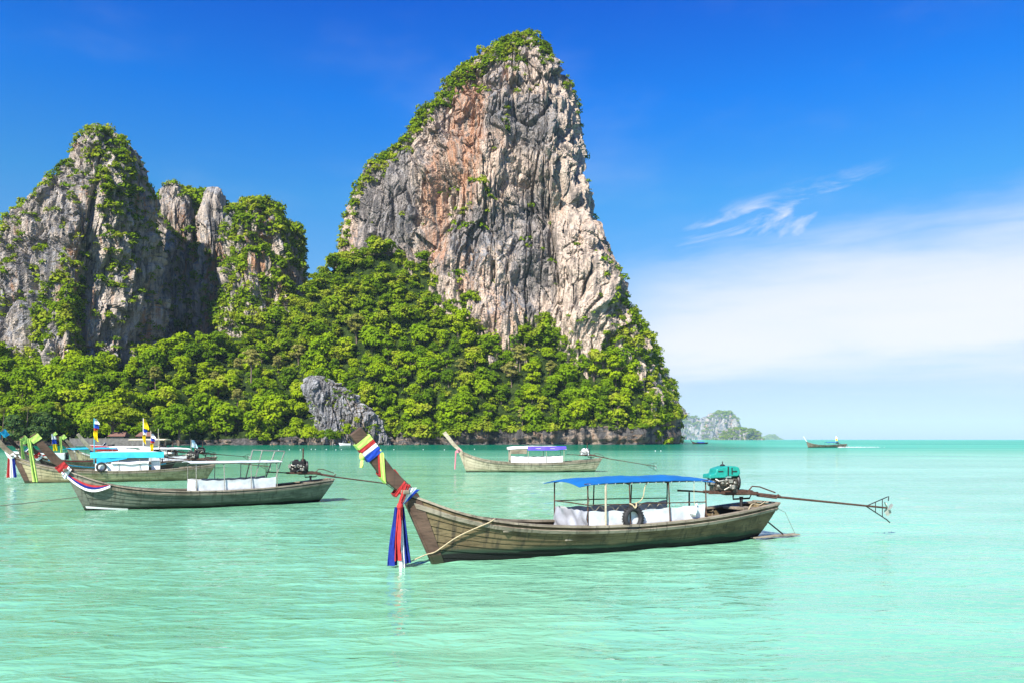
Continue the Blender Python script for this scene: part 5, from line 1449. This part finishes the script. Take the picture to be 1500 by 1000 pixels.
HD = math.atan2(.53, .85)
b5, g5, P5 = back_boat((-36.6, 63.0), HD, 10.5, 1.0, 'dark maroon long-tail boat with blue stripe, lime cloth on its post', M_HULL5, M_POST, None, True, M_SKYCLOTH)
rb = ribbon_root(P5, 'lime cloth with a yellow tail on the post of the dark maroon boat')
wrap_band(g5, .72, 1.0, .09, .04).build('band', M_LIME, rb)
strip((g5['xt'] + .15, .1, g5['top'] - .15), (g5['xt'] + .0, .15, g5['top'] - 1.75), 10, lambda a: .2 + .1 * a, (1, .3, 0)).build('tail', M_LIME, rb, True)
wrap_band(g5, -.05, .1, .1, .04).build('band', M_RED, rb); wrap_band(g5, -.16, -.06, .1, .05).build('band', M_WCLOTH, rb)
b6, g6, P6 = back_boat((-46.2, 76.0), HD, 11.5, 1.2, 'brown long-tail boat at the left edge with light blue cloth on its post', M_HULL6, M_HULL5, M_SKYCLOTH, False, M_RED)
rb = ribbon_root(P6, 'light blue cloth with a hanging tail on the leftmost bow post')
wrap_band(g6, .72, 1.0, .09, .05).build('band', M_SKYCLOTH, rb)
strip((g6['xt'] + .25, .1, g6['top'] - .15), (g6['xt'] + .6, .2, g6['top'] - 2.2), 10, lambda a: .26, (1, .3, 0)).build('tail', M_SKYCLOTH, rb, True)
HE = math.atan2(.75, .66)
b7, g7, P7 = back_boat((-51.0, 93.0), HE, 11.0, 1.18, 'long-tail boat with white, blue and yellow cloth on its bow post', M_HULL6, M_POST, M_WCLOTH, True, M_WHITE, M_WHITE)
rb = ribbon_root(P7, 'white cloth with blue and yellow patches hanging on a far bow post')
wrap_band(g7, .85, 1.0, .09, .04).build('band', M_LIME, rb)
for k, (mt, a, b) in enumerate([(M_WCLOTH, 0, .62), (M_RBLUE, .62, 1.15), (M_YELLOW, 1.15, 1.95)]):
    strip((g7['xt'] + .05 - .12 * a, .12, g7['top'] - .1 - a), (g7['xt'] + .05 - .12 * b, .12, g7['top'] - .1 - b), 6, lambda s: .42 + .12 * s, (1, .2, 0)).build('tail', mt, rb, True)
b8, g8, P8 = back_boat((-47.6, 88.5), HE, 10.5, 1.08, 'olive long-tail boat with lime cloth on its post, between two others', M_HULL4, M_HULL6, None, True, M_WHITE)
rb = ribbon_root(P8, 'lime cloth with a short tail on the middle one of three far posts')
wrap_band(g8, .78, 1.0, .09, .04).build('band', M_LIME, rb)
strip((g8['xt'] + .2, .1, g8['top'] - .1), (g8['xt'] + .1, .15, g8['top'] - 1.9), 10, lambda a: .3 - .1 * a, (1, .3, 0)).build('tail', M_LIME, rb, True)
b9, g9, P9 = back_boat((-39.6, 77.0), HE, 10.5, 1.1, 'grey-green long-tail boat with a bare pale bow post', M_HULL2, M_POSTP, M_WCLOTH, True, None, M_WHITE)
rb = ribbon_root(P9, 'navy and red cloth low on the bare pale bow post')
wrap_band(g9, -.08, .04, .1, .04).build('band', M_NAVY, rb); wrap_band(g9, -.2, -.09, .1, .05).build('band', M_YELLOW, rb)


def skiff(pose, L, B, Hh, label, mh, stripe=None, canopy=None, screen=False, name='speedboat'):
    """white motor boat: flared hull, deck, windscreen or canopy"""
    bt = finish(name, pose, label, 'boat')
    ts = np.linspace(0, 1, 22); P = []
    for q_ in np.linspace(0, 1, 8):
        w = B / 2 * np.where(ts > .45, 1 - ((ts - .45) / .55) ** 2.4, 1 - .15 * (1 - ts / .45)) * (.35 + .65 * q_ ** .6) + .02
        x = -L / 2 + ts * (L * .9 + .1 * L * q_); z = -.25 + (Hh + .25 + .35 * ts ** 2) * q_
        P.append(np.stack([x, w, z], -1))
    P = np.stack(P, 0)
    for sd in (1, -1): MB().sheet(P if sd > 0 else mirror(P), .04).build('hull_side', mh, bt, True)
    l = P[-1]; MB().sheet(np.stack([mirror(l), l * [1, 0, 1] + [0, 0, .08], l], 0), .04).build('deck', M_WHITE, bt, True)
    l = P[:, 0]; MB().sheet(np.stack([mirror(l), l], 0), .05).build('transom', mh, bt)
    if stripe:
        for k, mt in enumerate(stripe):
            a, b = int(4 + k * 5), int(10 + k * 5)
            S_ = np.stack([P[5, a:b] + [0, .03, 0], P[6, a:b] + [0, .03, 0]], 0)
            for sd in (1, -1): MB().sheet(S_ if sd > 0 else mirror(S_), .01).build('painted_panel', mt, bt)
    if screen:
        MB().sheet(np.array([[(1.2, -B * .4, Hh + .1), (1.7, 0, Hh + .1), (1.2, B * .4, Hh + .1)], [(.5, -B * .36, Hh + .85), (.9, 0, Hh + .9), (.5, B * .36, Hh + .85)]]), .03).build('windscreen', M_GLASS, bt)
        MB().tube([(1.2, -B * .4, Hh + .1), (.5, -B * .36, Hh + .87), (.9, 0, Hh + .92), (.5, B * .36, Hh + .87), (1.2, B * .4, Hh + .1)], .04, 6).build('windscreen_frame', M_WHITE, bt)
        MB().box((-.8, 0, Hh + .3), (1.2, B * .7, .5)).build('seat', M_DARK, bt, bevel=.06)
    if canopy:
        for x in (1.6, -2.6):
            for y in (-B * .38, B * .38): MB().tube([(x, y, Hh), (x, y, Hh + 1.6)], .04, 6).build('canopy_post', M_ALU, bt)
        P2_ = np.array([[(x, y, Hh + 1.62 + .14 * (1 - (y / (B * .45)) ** 2)) for y in np.linspace(-B * .45, B * .45, 7)] for x in np.linspace(2.2, -3.4, 8)])
        MB().sheet(P2_, .05).build('canopy_roof', canopy, bt, True)
    MB().box((-L / 2 - .2, 0, .5), (.4, .4, .7)).lathe([(.05, .8), (.2, .85), (.22, 1.1), (.1, 1.2)], (-L / 2 - .2, 0, 0), 'Z', 10).build('outboard_motor', M_DARK, bt, bevel=.03)
    return bt


skiff((Vector((-67.0, 112.0, 0)), math.radians(200), 7.0), 7.5, 2.3, 1.0, 'white speedboat with red, yellow and black panels and a windscreen', M_WHITE, [M_RED, M_YELLOW, M_DARK], None, True)
skiff((Vector((-56.5, 123.0, 0)), math.radians(178), 9.0), 9.0, 2.6, 1.3, 'long white open boat with a cream canopy near the beach', M_WHITE, None, plain_mat('cream_canopy_cloth', (.72, .62, .42), .7), False, 'tour_boat')
skiff((Vector((-104.0, 205.0, 0)), math.radians(190), 9.0), 9.0, 2.6, 1.2, 'small red and white moored boat left of the dark engines', M_RED, None, None, True, 'motor_boat')
skiff((Vector((wx(505, 400), 400, 0)), math.radians(184), 6.0), 6.0, 2.2, .9, 'tiny white dinghy at the foot of the grey crag', M_WHITE, None, None, True, 'dinghy')

# flags on thin poles
def flag(base, h, bands, label, wind=(-.35, -.1), clo=.9, polemat=M_WHITE, droop=True):
    o = empty('flag', base); tag(o, label, 'flag', 'flags on poles between the boats')
    MB().tube([(0, 0, 0), (0, 0, h * .5), (0, 0, h)], .035, 7).build('flag_pole', polemat, o)
    for k, (mt, z1, z0, w_) in enumerate(bands):
        P = np.zeros((8, 6, 3))
        for i, a in enumerate(np.linspace(0, 1, 8)):
            for j, b in enumerate(np.linspace(0, 1, 6)):
                P[i, j] = (b * w_ * (.5 + .5 * a) + .04 * math.sin(a * 5 + b * 4 + k), .10 * math.sin(b * 7 + a * 2 + k), z1 + (z0 - z1) * a - .25 * b * (z1 - z0) * a)
        MB().sheet(P, .012).build('cloth', mt, o, True)
    return o


def fl(u, vtop, d, z0, bands, label, pm=M_WHITE):
    ztop = CAMZ + (HORIZON - vtop) / F * d
    flag((wx(u, d), d, z0), ztop - z0, [(m_, ztop - z0 - a, ztop - z0 - b, w) for m_, a, b, w in bands], label, polemat=pm)


fl(138, 612, 66, 1.0, [(M_WCLOTH, .05, .45, .4), (M_RBLUE, .4, .8, .42), (M_RED, .75, 1.0, .36), (M_YELLOW, .95, 1.75, .42)], 'red, white and blue flag over a yellow one, leftmost of the tall flags', M_CYAN)
fl(210, 612, 70, 1.0, [(M_YELLOW, .05, .85, .45), (M_RBLUE, .85, 1.2, .35), (M_WCLOTH, 1.15, 1.45, .35), (M_YELLOW, 1.4, 2.1, .3)], 'yellow flag over a striped one, middle of the tall flags', M_WHITE)
fl(221, 630, 74, 1.0, [(M_WCLOTH, .3, .7, .45), (M_RBLUE, .6, .95, .4), (M_RED, .9, 1.15, .4), (M_YELLOW, 1.2, 1.9, .35)], 'small striped flag over yellow on a wooden pole', M_POSTP)
fl(280, 643, 66, 1.2, [(plain_mat('pale_blue_cloth', (.42, .62, .75), .8), .05, .6, .5)], 'small pale blue flag above the dark engines', M_ALU)
o = MB().tube([(0, 0, 0), (0, 0, 3.4)], .05, 7).build('pole', M_POSTP); o.location = (wx(232, 118), 118, 1.2); tag(o, 'thin pale pole standing beside the cream canopy', 'pole')

# far boats out on the water
h = Vector((-1, .12)); 
P10 = frame_of((wx(1184, 292), 292), (wx(1238, 300), 300))
H10 = Hull(P10[2], 2.2); H10.Z = H10.Z * 1.25
b10 = finish('longtail_boat', P10, 'brown long-tail boat under way near the right horizon', 'boat')
g10 = make_hull(b10, H10, M_HULL6, M_RAIL, M_HULL6, 5, top=4.0, mpost=M_WCLOTH)
make_canopy(b10, H10, .2, -4.6, 1.9, M_RBLUE, 'camber', 3, None, None, M_DARK, .2, .05, .15, rail=False)
make_engine(b10, (-5.6, 0, 1.4), math.pi, False, None, 5, .8, 1.6, M_DARK)
fo = flag(tuple(local(P10, (-4.4, 0, 1.0))), 3.2, [(M_WCLOTH, 3.2, 2.4, .9), (M_YELLOW, 2.5, 1.7, .8)], 'white and yellow flag at the stern of the boat under way', polemat=M_WCLOTH)
P11 = frame_of((wx(1015, 520), 520), (wx(1036, 524), 524))
b11 = finish('longtail_boat', P11, 'tiny dark boat with blue canopy off the tip of the headland', 'boat')
H11 = Hull(P11[2], 2.0); g11 = make_hull(b11, H11, M_HULL5, M_HULL5, M_HULL5, 4, top=3.2)
make_canopy(b11, H11, 2.2, -3.0, 2.1, M_SKYCLOTH, 'camber', 3, [(2.0, -2.8, M_RBLUE)], .6, M_DARK, .2, .05, .14, rail=False)

# foam of the moving boat
M_FOAM = plain_mat('foam', (.82, .86, .86), .7, .2, 0, .1, 1.5)
rngf = np.random.default_rng(3)
V_, Q_ = [], []
for k in range(240):
    a = rngf.random() ** 1.5; p_ = local(P10, (-5.5 - a * 22, rngf.normal(0, .5 + a * .5), 0.03)); w = rngf.uniform(.15, .7) * (1 - .6 * a)
    o_ = len(V_)
    for q_ in range(6): V_.append((p_[0] + w * 1.8 * math.cos(q_ * 1.047), p_[1] + w * math.sin(q_ * 1.047), .05 + .02 * (q_ % 2)))
    V_.append((p_[0], p_[1], .05 + w * .35))
    for q_ in range(6): Q_.append((o_ + q_, o_ + (q_ + 1) % 6, o_ + 6))
fo = MB().add(V_, Q_).build('wake_foam', M_FOAM, None, True); tag(fo, 'white foam wake behind the boat under way', 'foam', kind='stuff')

# float line off the beach
rngf = np.random.default_rng(8)
for k, u in enumerate([408, 424, 440, 456, 462, 478, 492, 500, 577, 620, 651, 695, 960, 968]):
    d = 232 + rngf.normal(0, 6) if u < 900 else 205
    o = MB().lathe([(.02, -.12), (.10, -.08), (.14, .01), (.10, .10), (.03, .13), (.02, .16), (.01, .17)], (0, 0, 0), 'Z', 10).build('buoy', M_WHITE, None, True)
    o.location = (wx(u, d), d, .05); o.rotation_euler = (rngf.normal(0, .2), rngf.normal(0, .2), 0)
    tag(o, 'small white float in the line off the headland' if u < 900 else 'white float off the right end of the headland', 'buoy', 'floats of the swimming line' if u < 900 else 'floats off the headland tip')

# low beach house half hidden under the umbrella-shaped tree
hb = empty('beach_house', (wx(168, 358), 358, -0.6)); tag(hb, 'low grey-walled beach house with a reddish roof under the umbrella-shaped tree', 'house')
M_WALLG = plain_mat('grey_render', (.13, .125, .115), .9, .2, 0, .3, .8); M_TILE = plain_mat('red_roof_tiles', (.17, .09, .07), .85, .2, 0, .25, 1.2)
for k in range(5): MB().box((-16 + k * 8, 0, 2.0), (7.6, .4, 4.2)).build('wall_panel', M_WALLG, hb)
for k in range(6): MB().box((-20 + k * 8, .1, 2.2), (.42, .6, 4.8)).build('pillar', M_WALLG, hb)
for (cx, w) in ((1, 8), (13, 7)):
    o = MB().add([(cx - w / 2, -1, 5.0), (cx + w / 2, -1, 5.0), (cx + w / 2, 6, 5.0), (cx - w / 2, 6, 5.0), (cx - w / 2 + 1, 2.5, 7.0), (cx + w / 2 - 1, 2.5, 7.0)], [(0, 1, 5, 4), (1, 2, 5), (2, 3, 4, 5), (3, 0, 4), (3, 2, 1, 0)]).build('roof', M_TILE, hb)
    MB().box((cx, 2.5, 3.4), (w - 1.6, 5.0, 3.2)).build('upper_wall', M_WALLG, hb)
    for q_ in (-1, 1): MB().box((cx + q_ * w * .22, -.03, 3.9), (1.4, .12, 1.3)).build('window', M_GLASS, hb)

# ------------------------------------------------------------------ air
M_HAZE = bpy.data.materials.new('haze'); M_HAZE.use_nodes = True
g = G(M_HAZE.node_tree)
for nd in list(g.t.nodes): g.t.nodes.remove(nd)
vol = g.n('ShaderNodeVolumePrincipled', {}, {'Color': (0.62, 0.80, 1.0, 1), 'Density': 0.000036, 'Anisotropy': 0.0})
g.t.links.new(vol.outputs[0], g.n('ShaderNodeOutputMaterial').inputs['Volume'])
bx = np.array([(x, y, z) for z in (-4.0, 330.0) for y in (-120.0, 13900.0) for x in (-10900.0, 10900.0)])
haze = np_obj('haze', bx, np.array([[0, 2, 3, 1], [4, 5, 7, 6], [0, 1, 5, 4], [2, 6, 7, 3], [0, 4, 6, 2], [1, 3, 7, 5]]), M_HAZE, smooth=False)
tag(haze, 'thin bluish sea haze over the whole bay', 'haze', kind='stuff')
